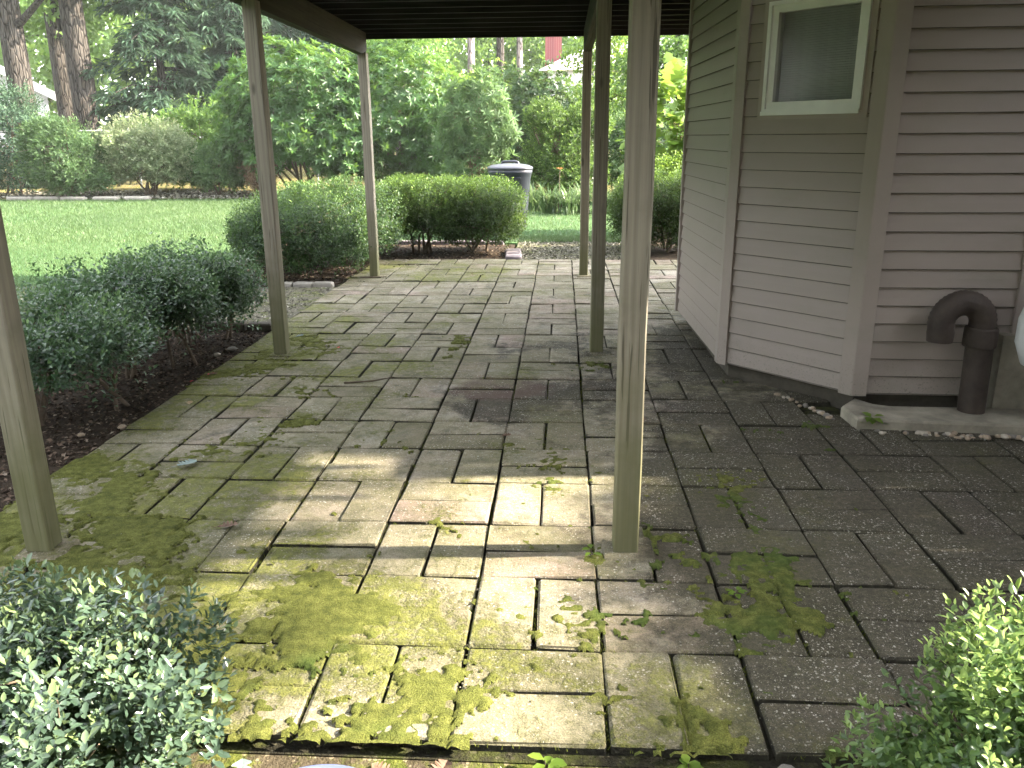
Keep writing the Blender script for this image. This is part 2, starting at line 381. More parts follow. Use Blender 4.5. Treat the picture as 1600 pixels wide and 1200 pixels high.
def np_mesh(name, V, F, tone=None, smooth=False):
    """V (n,3), F (m,k) -> mesh"""
    me = bpy.data.meshes.new(name); m, k = F.shape
    me.vertices.add(len(V)); me.vertices.foreach_set("co", np.ascontiguousarray(V, dtype=np.float32).ravel())
    me.loops.add(m * k); me.loops.foreach_set("vertex_index", np.ascontiguousarray(F, dtype=np.int32).ravel())
    me.polygons.add(m); me.polygons.foreach_set("loop_start", np.arange(0, m * k, k, dtype=np.int32))
    try: me.polygons.foreach_set("loop_total", np.full(m, k, dtype=np.int32))
    except Exception: pass
    if smooth: me.polygons.foreach_set("use_smooth", np.ones(m, dtype=bool))
    if tone is not None:
        a = me.attributes.new("tone", 'FLOAT', 'POINT'); a.data.foreach_set("value", np.ascontiguousarray(tone, dtype=np.float32))
    me.update(calc_edges=True); return me

def unit(a): return a / np.maximum(np.linalg.norm(a, axis=-1, keepdims=True), 1e-9)

def vnoise(x, y, seed=0):
    """2d value noise in 0..1"""
    xi, yi = np.floor(x).astype(np.int64), np.floor(y).astype(np.int64); fx, fy = x - xi, y - yi
    fx = fx * fx * (3 - 2 * fx); fy = fy * fy * (3 - 2 * fy)
    def h(a, b):
        n = (a * 374761393 + b * 668265263 + seed * 974711) & 0x7fffffff
        n = ((n ^ (n >> 13)) * 1274126177) & 0x7fffffff
        return ((n ^ (n >> 16)) & 0xffff) / 65535.0
    return (h(xi, yi) * (1 - fx) + h(xi + 1, yi) * fx) * (1 - fy) + (h(xi, yi + 1) * (1 - fx) + h(xi + 1, yi + 1) * fx) * fy
def fbm(x, y, seed=0, octv=5, rough=.6):
    s = 0; a = 1; t = 0
    for o in range(octv):
        s = s + a * vnoise(x * 2 ** o, y * 2 ** o, seed + o); t += a; a *= rough
    return s / t

def leaf_geo(P, D, N, L, W, hi=False, fold=.18, droop=.12):
    D = unit(D); N = unit(N - D * (N * D).sum(-1, keepdims=True)); S = np.cross(D, N)
    L = L[:, None]; W = W[:, None]; n = len(P)
    if hi:
        v = np.stack([P, P + D * L * .38 + S * W * .5 + N * W * fold, P + D * L * .74 + S * W * .40 + N * (W * fold - L * droop * .5),
                      P + D * L - N * L * droop, P + D * L * .74 - S * W * .40 + N * (W * fold - L * droop * .5), P + D * L * .38 - S * W * .5 + N * W * fold], 1)
        f = np.array([[0, 1, 2, 3], [0, 3, 4, 5]])
    else:
        v = np.stack([P, P + D * L * .5 + S * W * .5 + N * W * fold, P + D * L - N * L * droop, P + D * L * .5 - S * W * .5 + N * W * fold], 1)
        f = np.array([[0, 1, 2], [0, 2, 3]])
    k = v.shape[1]
    F = (np.arange(n)[:, None, None] * k + f[None]).reshape(-1, f.shape[1])
    return v.reshape(-1, 3), F, k

def make_leaves(name, parts, mat, parent=None, hi=False, fold=.18, droop=.12):
    """parts: list of (P,D,N,L,W,tone)"""
    P, D, N, L, W, T = [np.concatenate([p[i] for p in parts]) for i in range(6)]
    V, F, k = leaf_geo(P, D, N, L, W, hi, fold, droop)
    o = link(name, np_mesh(name, V, F, np.repeat(T, k)), mat, parent)
    o["kind"] = "stuff"
    return o

def perp(d):
    a = np.where(np.abs(d[:, 2:3]) < .9, np.array([[0, 0, 1.]]), np.array([[1., 0, 0]]))
    u = unit(np.cross(d, a)); return u, np.cross(d, u)

def twigs(rng, E, D, k, gap, L, W, spread=.9, tone=.35, young=.35, up=.3):
    """k leaves set spirally along each twig that ends at E and points along D"""
    out = []; n = len(E); D = unit(D); u, v = perp(D); ph = rng.uniform(0, 6.28, n); tw = rng.uniform(-.22, .22, n)
    for j in range(k):
        a = ph + j * 2.4 + rng.normal(0, .3, n)
        side = u * np.cos(a)[:, None] + v * np.sin(a)[:, None]
        s = np.clip(spread * (0.45 + .75 * min(1, j / 3)) + rng.normal(0, .18, n), .1, 1.5)[:, None]
        d = D * np.cos(s) + side * np.sin(s)
        d = unit(d + np.array([0, 0, up]) * .35)
        nn = unit(D * np.sin(s) - side * np.cos(s) + np.array([0, 0, up + .25]) + rng.normal(0, .25, (n, 3)))
        sc = rng.uniform(.7, 1.12, n) * (0.72 if j == 0 else 1)
        t = np.clip(tone + tw + rng.normal(0, .12, n) + (young * max(0, 1 - j / 2.5)), 0, 1)
        out.append((E - D * (gap * j) + side * .004, d, nn, L * sc, W * sc, t))
    return out

def shell(rng, n, c, r, p=2.0, zmin=-.5, lump=.12, depth=.35, seed=0, f=3.0):
    """points in the outer shell of a superellipsoid, with outward directions"""
    d = unit(rng.normal(0, 1, (int(n * 2.2), 3))); d = d[d[:, 2] > zmin][:n]
    m = (np.abs(d) ** p).sum(1) ** (-1 / p)
    ph = np.random.default_rng(seed).uniform(0, 6.28, (5, 3)); fr = np.random.default_rng(seed + 1).uniform(-1, 1, (5, 3)) * f
    lum = sum(np.sin((d * m[:, None]) @ fr[i] * 2 + ph[i, 0]) for i in range(5)) / 2.2
    rad = (1 - depth * rng.random(len(d)) ** 1.8) * (1 + lump * lum)
    E = np.array(c) + d * m[:, None] * np.array(r) * rad[:, None]
    out = unit(d / np.array(r) * np.mean(r))
    return E, out, rad

def stems(mb, rng, base, top_c, top_r, n, r0, spread=.1, sub=3):
    b = Vector(base)
    for i in range(n):
        p0 = b + Vector((rng.uniform(-spread, spread), rng.uniform(-spread, spread), -.04))
        p2 = Vector([top_c[k] + rng.uniform(-.65, .65) * top_r[k] for k in range(3)])
        p1 = p0.lerp(p2, .45) + Vector((rng.uniform(-.06, .06), rng.uniform(-.06, .06), .06 * top_r[2]))
        mb.tube([p0, p1, p2], [r0, r0 * .75, r0 * .35], 6)
        for q in range(sub):
            a = p1.lerp(p2, rng.uniform(0, .8)); e = Vector([top_c[k] + rng.uniform(-.85, .85) * top_r[k] for k in range(3)])
            mb.tube([a, a.lerp(e, .5) + Vector((0, 0, .03)), e], [r0 * .5, r0 * .35, r0 * .15], 5)

# ------------------------------------------------------------------ setting
def sheet(name, pts, z, mat, thick=.05):
    mb = MB(); n = len(pts)
    mb.add([(x, y, z) for x, y in pts] + [(x, y, z - thick) for x, y in pts],
           [tuple(range(n))] + [(i, n + i, n + (i + 1) % n, (i + 1) % n) for i in range(n)])
    return tag(mb.build(name, mat), kind='structure')

def terrain():
    # one sheet to the horizon, rising gently behind the garden
    xs = np.concatenate([np.linspace(-160, -30, 14), np.linspace(-26, 12, 40), np.linspace(16, 160, 14)])
    ys = np.concatenate([np.linspace(-60, 0, 8), np.linspace(2, 40, 60), np.linspace(46, 220, 16)])
    X, Y = np.meshgrid(xs, ys); Z = -.075 + np.clip((Y - 21.5) * .05, 0, 1.2) + .04 * (fbm(X * .4, Y * .4, 3) - .5) * (Y > 21)
    nx = len(xs); V = np.stack([X, Y, Z], -1).reshape(-1, 3)
    i = np.arange((len(ys) - 1) * nx).reshape(len(ys) - 1, nx)[:, :-1].ravel()
    tag(link("ground", np_mesh("ground", V, np.stack([i, i + 1, i + nx + 1, i + nx], 1), None, True), MT['terrain']), kind='structure')
terrain()
sheet("soil_bed", [(-3.75, -3), (-2.34, -3), (-2.34, 6.42), (-3.7, 6.42)], -.028, MT['soil'])
sheet("hedge_bed", [(-4.2, 8.52), (-2.40, 8.52), (-2.40, 10.40), (-.66, 10.40), (-.66, 12.0), (-4.2, 12.0)], -.02, MT['soil'])
sheet("dirt_path", [(-6, 6.50), (-2.34, 6.50), (-2.34, 8.40), (-6, 8.40)], -.018, MT['path'])
sheet("gravel_path", [(-.62, 10.36), (1.02, 10.36), (1.02, 12.7), (-.62, 12.55)], -.012, MT['path'])
sheet("corner_bed", [(1.04, 10.42), (3.2, 10.42), (3.2, 14.2), (1.04, 14.2)], -.02, MT['soil'])
sheet("front_soil", [(-3.5, -3), (4.5, -3), (4.5, 1.70), (-2.33, 1.70), (-2.33, -2.9)], -.034, MT['frontsoil'])
sheet("lawn", [(-40, -6), (-3.76, -6), (-3.76, 6.44), (-6.05, 6.46), (-6.05, 8.44), (-4.25, 8.46), (-4.25, 12.05), (-.64, 12.06), (-.64, 12.58), (1.02, 12.74), (1.02, 14.25), (3.3, 14.3), (8, 15.6), (8, 19.5), (-.3, 20.2), (-6, 21.1), (-13, 21.0), (-40, 21.4)], -.006, MT['lawn'])

# grass blades on the lawn
def grass():
    rng = np.random.default_rng(5)
    def region(n, x0, x1, y0, y1, h, w):
        x = rng.uniform(x0, x1, n); y = rng.uniform(y0, y1, n)
        return x, y, np.full(n, h), np.full(n, w)
    rs = [region(70000, -9, -3.77, 5.5, 12, .042, .007), region(30000, -14, -9, 7, 14, .05, .011), region(60000, -10, -4.3, 12, 21, .055, .014), region(25000, -16, -10, 14, 21, .055, .016), region(45000, -4.2, 3.2, 12.1, 20.0, .05, .010), region(7000, -.6, 1, 12.2, 12.9, .04, .007)]
    x, y, h, w = [np.concatenate([r[i] for r in rs]) for i in range(4)]
    ok = ~((x > .98) & (y < 14.3)) & ~((x > -4.3) & (x < -.6) & (y < 12.08)) & (y < 20.2 + np.clip(-x, 0, 6) * .14)
    x, y, h, w = x[ok], y[ok], h[ok], w[ok]; n = len(x)
    h = h * rng.uniform(.5, 1.25, n); a = rng.uniform(0, 6.28, n); l = rng.normal(0, .45, (n, 2)) * h[:, None]
    B = np.stack([x, y, np.full(n, -.008)], 1); S = np.stack([np.cos(a), np.sin(a), 0 * a], 1) * w[:, None] * .5
    T = B + np.concatenate([l, h[:, None]], 1)
    V = np.stack([B - S, B + S, T], 1).reshape(-1, 3); F = np.arange(3 * n).reshape(-1, 3)
    tone = np.clip(.10 + .75 * fbm(x * .7, y * .7, 9) + .25 * (fbm(x * 4, y * 4, 19) - .5) + rng.normal(0, .16, n), 0, 1); 
    tag(link("lawn_grass", np_mesh("lawn_grass", V, F, np.repeat(tone, 3)), MT['grassb']), "short bright green grass of the mown lawn", "grass", kind='stuff')
grass()

# ------------------------------------------------------------------ house
ZB, EXPO = 0.105, 0.0985
# footprint going round the bay: A' -> A -> B -> C -> D (then back)
HA, HB, HC, HD = (0.985, 6.76), (1.032, 5.115), (1.633, 4.468), (2.455, 4.440)
HA2 = (1.75, 7.55); HD2 = (3.25, 5.2); HE = (3.25, 1.80)
house = empty("house", (1.63, 4.47, 0), "taupe house bay clad in vinyl clapboard with corner trims and a small window", "house")
house.matrix_world.translation = Vector((0, 0, 0)); house.location = (1.63, 4.47, 0)
HINV = Vector((-1.63, -4.47, 0))
def hpart(mb, name, mat, parent=None):
    me = mb.mesh(name)
    me.transform(Matrix.Translation(HINV)) if parent is None else me.transform(Matrix.Translation(HINV))
    return link(name, me, mat, parent or house)

def facet(P, Q):
    P, Q = Vector((*P, 0)), Vector((*Q, 0)); d = (Q - P).normalized(); n = Vector((d.y, -d.x, 0)); return P, Q, d, n
def siding(P, Q, n_courses, opening=None):
    """lapped boards on the wall from P to Q; opening = (s0, s1, z0, z1)"""
    P, Q, d, n = facet(P, Q); Ln = (Q - P).length
    for i in range(n_courses):
        z0 = ZB + i * EXPO; z1 = z0 + EXPO + .012
        def board(s0, s1):
            mb = MB(); vs = []
            for s in (s0, s1):
                b = P + d * s
                for off, z in ((.002, z0 + .003), (.0165, z0), (.0185, z0 + .0012), (.0190, z0 + .0036), (.0130, z0 + .050), (.0025, z1), (-.002, z1)):
                    q = b + n * off; vs.append((q.x, q.y, z))
            k = 7
            mb.add(vs, [(j, k + j, k + (j + 1) % k, (j + 1) % k) for j in range(k)] + [tuple(range(k)), tuple(range(2 * k - 1, k - 1, -1))])
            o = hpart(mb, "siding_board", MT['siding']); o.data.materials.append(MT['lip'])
            for q in (0, 1, 2): o.data.polygons[q].material_index = 1  # lip faces darkened to paint in the lap shadow line
        if opening and opening[2] - .012 < z0 < opening[3] - .03:
            board(0.02, opening[0]); board(opening[1], Ln - .02)
        else: board(.02, Ln - .02)
NC = 27
wz = 1.567; WT = 2.212
WS0, WS1 = 0.145, 0.800
siding(HA, HB, NC); siding(HB, HC, NC, (WS0, WS1, wz - .02, WT + .02)); siding(HC, HD, NC); siding(HD, HD2, NC); siding(HA2, HA, NC)
# core walls behind the boards, and the storey above
def core():
    mb = MB(); ring = [HA2, HA, HB, HC, HD, HD2, (9, 5.2), (9, 10.2), (1.75, 10.2)]
    ring = [HA2, HA, HB, HC, HD, HD2, (9.0, 5.2), (9.0, 7.55)]
    n = len(ring)
    def walls(z0, z1, skip=()):
        for i in range(n):
            if i in skip: continue
            a, b = ring[i], ring[(i + 1) % n]
            mb.add([(*a, z0), (*b, z0), (*b, z1), (*a, z1)], [(0, 1, 2, 3)])
    walls(ZB - .01, 5.6, skip=(2,))
    # window wall with its opening
    P, Q, d, nn = facet(HB, HC); Ln = (Q - P).length
    def pt(s, z): q = P + d * s; return (q.x, q.y, z)
    s0, s1, a, b = WS0 + .03, WS1 - .03, wz + .02, WT - .02
    for (u0, u1, v0, v1) in ((0, Ln, ZB - .01, a), (0, Ln, b, 5.6), (0, s0, a, b), (s1, Ln, a, b)):
        mb.add([pt(u0, v0), pt(u1, v0), pt(u1, v1), pt(u0, v1)], [(0, 1, 2, 3)])
    mb.add([(*p, 5.6) for p in ring], [tuple(range(n))])
    hpart(mb, "wall_sheathing", MT['siding'])
core()
def foundation():
    mb = MB(); ring = [(1.80, 7.50), (1.045, 6.72), (1.085, 5.15), (1.665, 4.53), (2.45, 4.50), (3.2, 5.27), (8.9, 5.27), (8.9, 7.5)]
    n = len(ring)
    for i in range(n):
        a, b = ring[i], ring[(i + 1) % n]; mb.add([(*a, -.1), (*b, -.1), (*b, ZB + .02), (*a, ZB + .02)], [(0, 1, 2, 3)])
    hpart(mb, "foundation_wall", MT['foundation'])
foundation()
def corner(P, Q, S, w0, w1, z1=2.75):
    """corner trim at Q between facets P-Q and Q-S"""
    _, _, d0, n0 = facet(P, Q); _, _, d1, n1 = facet(Q, S); q = Vector((*Q, 0)); mi = (n0 + n1).normalized(); k = 1 / mi.dot(n0)
    t = .032
    ring = [q - d0 * w0 + n0 * .002, q - d0 * w0 + n0 * t, q + mi * t * k - d0 * .004, q + mi * t * k + d1 * .004, q + d1 * w1 + n1 * t, q + d1 * w1 + n1 * .002, q]
    mb = MB(); n = len(ring)
    mb.add([(p.x, p.y, ZB - .012) for p in ring] + [(p.x, p.y, z1) for p in ring], [(i, (i + 1) % n, n + (i + 1) % n, n + i) for i in range(n)] + [tuple(range(n - 1, -1, -1))])
    hpart(mb, "corner_trim", MT['trim'])
corner(HA2, HA, HB, .05, .035); corner(HA, HB, HC, .06, .052); corner(HB, HC, HD, .066, .066); corner(HC, HD, HD2, .045, .05)

def window():
    P, Q, d, nn = facet(HB, HC)
    win = bpy.data.objects.new("window", None); COL.objects.link(win); win.parent = house; win.empty_display_size = .1
    org = P + d * WS0; 
    M = Matrix(((d.x, -nn.x, 0, org.x - 1.63), (d.y, -nn.y, 0, org.y - 4.47), (0, 0, 1, wz), (0, 0, 0, 1)))
    win.matrix_local = M                              # local x along wall, y into the house, z up
    Wd, Hh = WS1 - WS0, WT - wz
    def frame(name, ins, wdt, y0, y1, mat):
        mb = MB(); a, b, c, e = ins, Wd - ins, ins, Hh - ins
        for (x0, x1, z0, z1) in ((a, b, c, c + wdt), (a, b, e - wdt, e), (a, a + wdt, c + wdt, e - wdt), (b - wdt, b, c + wdt, e - wdt)):
            mb.box(x0, x1, y0, y1, z0, z1)
        return mb.build(name, mat, win)
    frame("window_casing", 0, .034, -.024, .02, MT['trim'])
    frame("window_frame", .0345, .020, -.040, .05, MT['white'])
    mb = MB(); mb.box(.0345, Wd - .0345, -.050, -.0405, .020, .042); mb.build("window_sill", MT['white'], win)
    frame("sash", .0550, .037, -.026, .03, MT['white'])
    gm = Mat("window_glass", .08, .35); gm.color((.02, .025, .022)); gm.b.inputs["Alpha"].default_value = .10
    mb = MB(); mb.box(.0925, Wd - .0925, .000, .004, .0925, Hh - .0925); mb.build("glass_pane", gm.m, win)
    sl = MB(); w2 = Wd - .176
    sl.add([(0, -.0035, -.0066), (w2, -.0035, -.0066), (w2, .0035, .0066), (0, .0035, .0066), (0, -.0022, .0012), (w2, -.0022, .0012)], [(0, 1, 5, 4), (4, 5, 2, 3), (1, 0, 3, 2)])
    sm = sl.mesh("blind_slat"); bm_ = plain("blind_vinyl", (.68, .70, .62), .5, .3, .1, 10); n = 38
    for i in range(n):
        link("blind_slat", sm, bm_, win, (.088, .040, .094 + i * (Hh - .178) / n))
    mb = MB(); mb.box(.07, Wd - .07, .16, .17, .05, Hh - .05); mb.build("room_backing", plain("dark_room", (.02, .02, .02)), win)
    for xx in (.16, Wd - .16):
        mb = MB(); mb.tube([(xx, .036, .07), (xx, .036, Hh - .07)], .0014, 4); mb.build("blind_cord", bm_, win)
window()

# roof over the storey above
def upper_roof():
    mb = MB(); mb.add([(.9, 4.2, 5.6), (9.5, 4.2, 5.6), (9.5, 8.0, 5.6), (.9, 8.0, 5.6), (.9, 6.1, 7.2), (9.5, 6.1, 7.2)], [(0, 1, 5, 4), (2, 3, 4, 5), (0, 4, 3), (1, 2, 5), (3, 2, 1, 0)])
    hpart(mb, "roof", plain("roof_shingle", (.1, .09, .085), .9))
upper_roof()

def shade_fence():  # unseen fence added to cast the shade edge on the patio
    f = empty("shade_fence", (3.26, 1.8, -.05), "tall weathered board fence added out of view to shade the house side", "fence")
    y = 0.0; ms = {}
    while y < 3.2:
        h = 1.78 if y < 1.74 else 2.58
        if h not in ms:
            mb = MB(); mb.cbox(-.011, .011, 0, .138, 0, h, .003); ms[h] = mb.mesh("fence_board")
        link("fence_board", ms[h], MT['beam'], f, (0, y, 0)); y += .142
    for z in (.35, 1.45):
        mb = MB(); mb.cbox(.012, .050, 0, 3.2, z, z + .09, .003); mb.build("rail", MT['post'], f)
shade_fence()
def added_rear_wing():  # unseen wing added behind the camera to block sky light
    mb = MB(); x0, x1, y0, y1, h = -.62, 8.75, -9.0, -3.12, 5.6
    mb.add([(x0, y0, -.05), (x1, y0, -.05), (x1, y1, -.05), (x0, y1, -.05), (x0, y0, h), (x1, y0, h), (x1, y1, h), (x0, y1, h), (x0, -6.06, 7.2), (x1, -6.06, 7.2)],
           [(0, 1, 5, 4), (1, 2, 6, 9, 5), (2, 3, 7, 6), (3, 0, 4, 8, 7)]); hpart(mb, "added_rear_wall", MT['siding'])
    mb = MB(); a = [(x0 - .3, y0 - .3, h - .12), (x0 - .3, -6.06, 7.25), (x0 - .3, y1 + .3, h - .12)]; b = [(x1 + .3, p[1], p[2]) for p in a]; t = [(p[0], p[1], p[2] + .09) for p in a + b]
    mb.add(a + b + t, [(0, 3, 4, 1), (1, 4, 5, 2), (6, 7, 10, 9), (7, 8, 11, 10), (0, 6, 9, 3), (2, 5, 11, 8), (0, 1, 7, 6), (1, 2, 8, 7), (3, 9, 10, 4), (4, 10, 11, 5)]); hpart(mb, "added_rear_roof", plain("rear_shingle", (.12, .11, .10), .9))
    siding((3.25, -3.10), (-.62, -3.10), 27)
added_rear_wing()

# concrete curb with recess at the foot of the wall
def curb():
    mb = MB(); mb.add([], [])
    o = [(1.655, 4.50), (1.545, 4.36), (1.56, 4.145), (2.42, 4.065), (4.2, 3.99), (4.2, 4.27), (2.40, 4.345), (1.80, 4.365), (1.72, 4.40)]
    n = len(o); z1 = .06
    cx, cyy = 2.2, 4.25
    ins = [(x + (cx - x) * .012, y + (cyy - y) * .03) for x, y in o]
    mb.add([(x, y, -.1) for x, y in o] + [(x, y, z1 - .012) for x, y in o] + [(x, y, z1) for x, y in ins],
           [(i, (i + 1) % n, n + (i + 1) % n, n + i) for i in range(n)] + [(n + i, n + (i + 1) % n, 2 * n + (i + 1) % n, 2 * n + i) for i in range(n)] + [tuple(range(2 * n, 3 * n))])
    tag(mb.build("concrete_curb", MT['concrete']), "low mossy concrete curb along the foot of the taupe house wall", "curb")
    mb = MB(); mb.box(2.34, 2.60, 4.352, 4.43, -.1, .46)
    tag(mb.build("concrete_pier", MT['concrete']), "upright grey concrete pier standing on the curb beside the dark vent pipe", "pier")
curb()

def vent():
    v = empty("vent_pipe", (2.205, 4.30, .055), "dark plastic vent pipe with a gooseneck bend standing against the house wall", "pipe")
    mb = MB(); mb.tube([(0, 0, 0), (-.004, 0, .2), (-.010, 0, .40)], .067, 24); mb.build("riser", MT['pipe'], v)
    mb = MB(); mb.lathe([(.068, .36), (.079, .362), (.081, .372), (.081, .452), (.078, .462), (.066, .464)], 28, center=(-.012, 0)); mb.build("coupling", MT['pipe'], v)
    pts = []; rad = []
    cx, cz, Rb = -.119, .485, .107
    for i in range(0, 41):
        t = math.pi * i / 40; pts.append((cx + Rb * math.cos(t), 0.0 - .01 * i / 40, cz + Rb * math.sin(t)))
    pts = [(-.012, 0, .455)] + pts + [(cx - Rb, -.012, .46), (cx - Rb + .002, -.014, .435), (cx - Rb + .003, -.015, .39)]
    for i in range(len(pts)): rad.append(.064 + (.0022 if i % 2 else -.0012))
    mb = MB(); mb.tube(pts, rad, 24, cap=False)
    e = pts[-1]; inner = [(e[0], e[1], e[2]), (e[0], e[1], e[2] + .08)]
    mb.tube(inner, [.0625, .055], 24, cap=False); mb.add([(e[0] + .055 * math.cos(k * math.pi / 12), e[1] + .055 * math.sin(k * math.pi / 12), e[2] + .08) for k in range(24)], [tuple(range(24))])
    mb.build("gooseneck_bend", MT['pipe'], v)
vent()
def white_pipe():
    w = empty("white_pipe", (2.392, 4.20, .06), "bright white rounded pipe elbow at the picture edge beside the dark gooseneck vent", "pipe")
    mb = MB(); pts = [(.05, .0, .72), (.02, -.02, .60), (0, -.03, .52), (.0, -.03, .42), (.03, -.02, .33), (.10, 0, .27)]
    mb.tube(pts, [.055, .075, .085, .085, .075, .05], 20); mb.build("elbow", MT['pvc'], w)
    mb = MB(); mb.tube([(.10, 0, .30), (.10, 0, .0)], .045, 16); mb.build("standpipe", MT['pvc'], w)
white_pipe()

# ------------------------------------------------------------------ deck
deck = empty("wooden_deck", (-.85, 5.9, 0), "raised wooden deck on weathered posts with dark joists overhead", "deck")
def dpart(mb, name, mat, loc, rot=(0, 0, 0), parent=None):
    return link(name, mb.mesh(name), mat, parent or deck, Vector(loc) - Vector((-.85, 5.9, 0)), rot)
POSTS = [(-1.937, 2.682, 2.31), (-1.985, 5.585, 2.31), (-2.062, 8.985, 2.31), (.251, 2.775, 2.31), (.262, 5.712, 2.31), (.256, 9.09, 2.31)]
rp = random.Random(4)
for i, (x, y, h) in enumerate(POSTS):
    mb = MB(); w = .0455; b = .005
    vs = []
    zs = [0, .35, .8, 1.3, 1.8, h]
    for z in zs:
        jx, jy = (rp.uniform(-.0025, .0025), rp.uniform(-.0025, .0025)) if 0 < z < h else (0, 0)
        for (px, py) in ((-w + b, -w), (w - b, -w), (w, -w + b), (w, w - b), (w - b, w), (-w + b, w), (-w, w - b), (-w, -w + b)): vs.append((px + jx, py + jy, z))
    fs = [(a * 8 + k, a * 8 + (k + 1) % 8, a * 8 + 8 + (k + 1) % 8, a * 8 + 8 + k) for a in range(len(zs) - 1) for k in range(8)] + [tuple(range(7, -1, -1)), tuple(range(40, 48))]
    mb.add(vs, fs)
    po = dpart(mb, "post", MT['post'], (x, y, .013), (0, 0, rp.uniform(-.03, .03)))
    fb = MB(); s = (.095, .10, .09, .10, .10, .09)[i]
    fb.cbox(-s, s, -s * .95, s * .95, -.10, .0125 - .0005, .012, rp, .004)
    f = link("footing", fb.mesh("footing"), MT['paver'], po, (.012, -.01, -.013))
for (x, y0, y1) in ((-2.025, 1.7, 9.14), (.255, 1.7, 9.16)):
    for s in (-.0205, .0205):
        mb = MB(); sl = -.055 if x < 0 else 0
        mb.add([(s - .0185, 0, 2.313), (s + .0185, 0, 2.313), (s + .0185, y1 - y0 - .07, 2.313), (s - .0185, y1 - y0 - .07, 2.313), (s - .0185, y1 - y0, 2.37), (s + .0185, y1 - y0, 2.37),
                (s - .0185, 0, 2.532), (s + .0185, 0, 2.532), (s + .0185, y1 - y0, 2.532), (s - .0185, y1 - y0, 2.532)],
               [(0, 3, 2, 1), (3, 4, 5, 2), (6, 7, 8, 9), (0, 1, 7, 6), (4, 9, 8, 5), (1, 2, 5, 8, 7), (0, 6, 9, 4, 3)])
        dpart(mb, "beam", MT['beam'], (x, y0, 0), (0, 0, math.atan2(.06, 6.8) if x < 0 else 0))
# joists run across on top of the beams
jm = {}
def joist_mesh(L):
    k = round(L, 2)
    if k not in jm:
        mb = MB(); mb.box(0, L, -.019, .019, 2.5345, 2.72); jm[k] = mb.mesh("joist")
    return jm[k]
JX0 = -2.20
y = 2.42 - .3385 * 2
while y < 9.2:
    x1 = 3.22 if y < 3.44 else (3.22 if y < 4.44 else (.98 if y < 6.85 else (1.75 if y < 7.56 else 6.0)))  # unseen reach on the house side stretched to shade the patio
    if 4.44 <= y < 5.1: x1 = 1.60 - (y - 4.44) * .9
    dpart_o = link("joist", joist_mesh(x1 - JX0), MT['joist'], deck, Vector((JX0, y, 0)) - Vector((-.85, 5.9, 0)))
    y += .3385
# rim joists
mb = MB(); mb.box(0, 6.0 - JX0, -.019, .019, 2.48, 2.72); dpart(mb, "rim_joist", MT['joist'], (JX0, 9.232, 0))
mb = MB(); mb.box(-.019, .019, 0, 7.54, 2.5345, 2.72); dpart(mb, "rim_joist", MT['joist'], (JX0 - .0195, 1.71, 0))
# unseen deck section added over the photographer to hold back sky light
y = -3.0
while y < 1.26:
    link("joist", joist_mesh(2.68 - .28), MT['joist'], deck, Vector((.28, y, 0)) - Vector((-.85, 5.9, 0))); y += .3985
for (px_, py_) in ((.36, -2.9), (.36, -.9), (2.9, -2.9)):
    mb = MB(); mb.cbox(-.045, .045, -.045, .045, -.05, 2.53, .005); dpart(mb, "post", MT['post'], (px_, py_, 0))
mb = MB()
x = .26
while x < 2.56:
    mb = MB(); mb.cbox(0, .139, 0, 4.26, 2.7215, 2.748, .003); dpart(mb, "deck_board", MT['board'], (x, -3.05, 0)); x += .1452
# boards on top, covering the same added shade reach
x = JX0 - .04; bms = {}
while x < 5.9:
    xr = x + .139
    spans = []
    if xr <= .98: spans = [(1.69, 9.26)]
    elif xr <= 1.62: spans = [(1.69, 4.95 - max(0, (xr - .98)) * .9), (6.86 + .0, 9.26)]
    elif xr < 3.2: spans = [(1.69, 4.40), (7.58, 9.26)]
    else: spans = [(7.58, 9.26)]
    for (a, b) in spans:
        k = round(b - a, 2)
        if k not in bms:
            mb = MB(); mb.cbox(0, .139, 0, b - a, 2.7215, 2.748, .003); bms[k] = mb.mesh("deck_board")
        link("deck_board", bms[k], MT['board'], deck, Vector((x, a, 0)) - Vector((-.85, 5.9, 0)))
    x += .1452

# ------------------------------------------------------------------ patio
GX, GY, S = 0.1374, 1.7330, 0.41
patio = sheet("patio", [(-2.34, 1.70), (4.3, 1.70), (4.3, 4.6), (1.75, 4.6), (1.12, 5.2), (1.12, 6.7), (1.75, 7.3), (1.75, 10.42), (-2.42, 10.42), (-2.42, 8.5), (-2.33, 8.3)], -.030, MT['sand'], .08)
def inside_house(x, y, m=.0):
    if y > 4.47 - m and x > 1.633 - m * .4: 
        if y < 7.6 and (x + y) > 6.10: return x > 1.03 and (y < 6.76 or (x - y) > 1.0 - 6.76)
    return x > 1.06 and 5.0 < y < 6.75 and (x + y) > 6.2
def paver_boxes():
    rg = random.Random(11); out = []
    for r in range(0, 21):
        for c in range(-6, 10):
            x0, y0 = GX + c * S, GY + r * S
            if c == -6 and y0 > 8.6: pass
            xc, yc = x0 + S / 2, y0 + S / 2
            if xc > 3.9: continue
            cells = []
            if (r + c) % 2:                                   # two lying across
                cells = [(xc, y0 + S * .25, 0), (xc, y0 + S * .75, 0)]
            else: cells = [(x0 + S * .25, yc, 1), (x0 + S * .75, yc, 1)]
            for (px, py, o) in cells:
                if py > 4.3 and px > 1.50 and py < 7.3: continue
                if py > 4.14 and px > 1.60 and py < 7.4: continue
                if 4.6 < py < 7.0 and px > 1.20 and px + py > 6.40: continue
                if 7.0 <= py and px > 1.7: continue
                if c == -6 and py < 8.3 and False: continue
                out.append((px, py, o, rg))
    return out
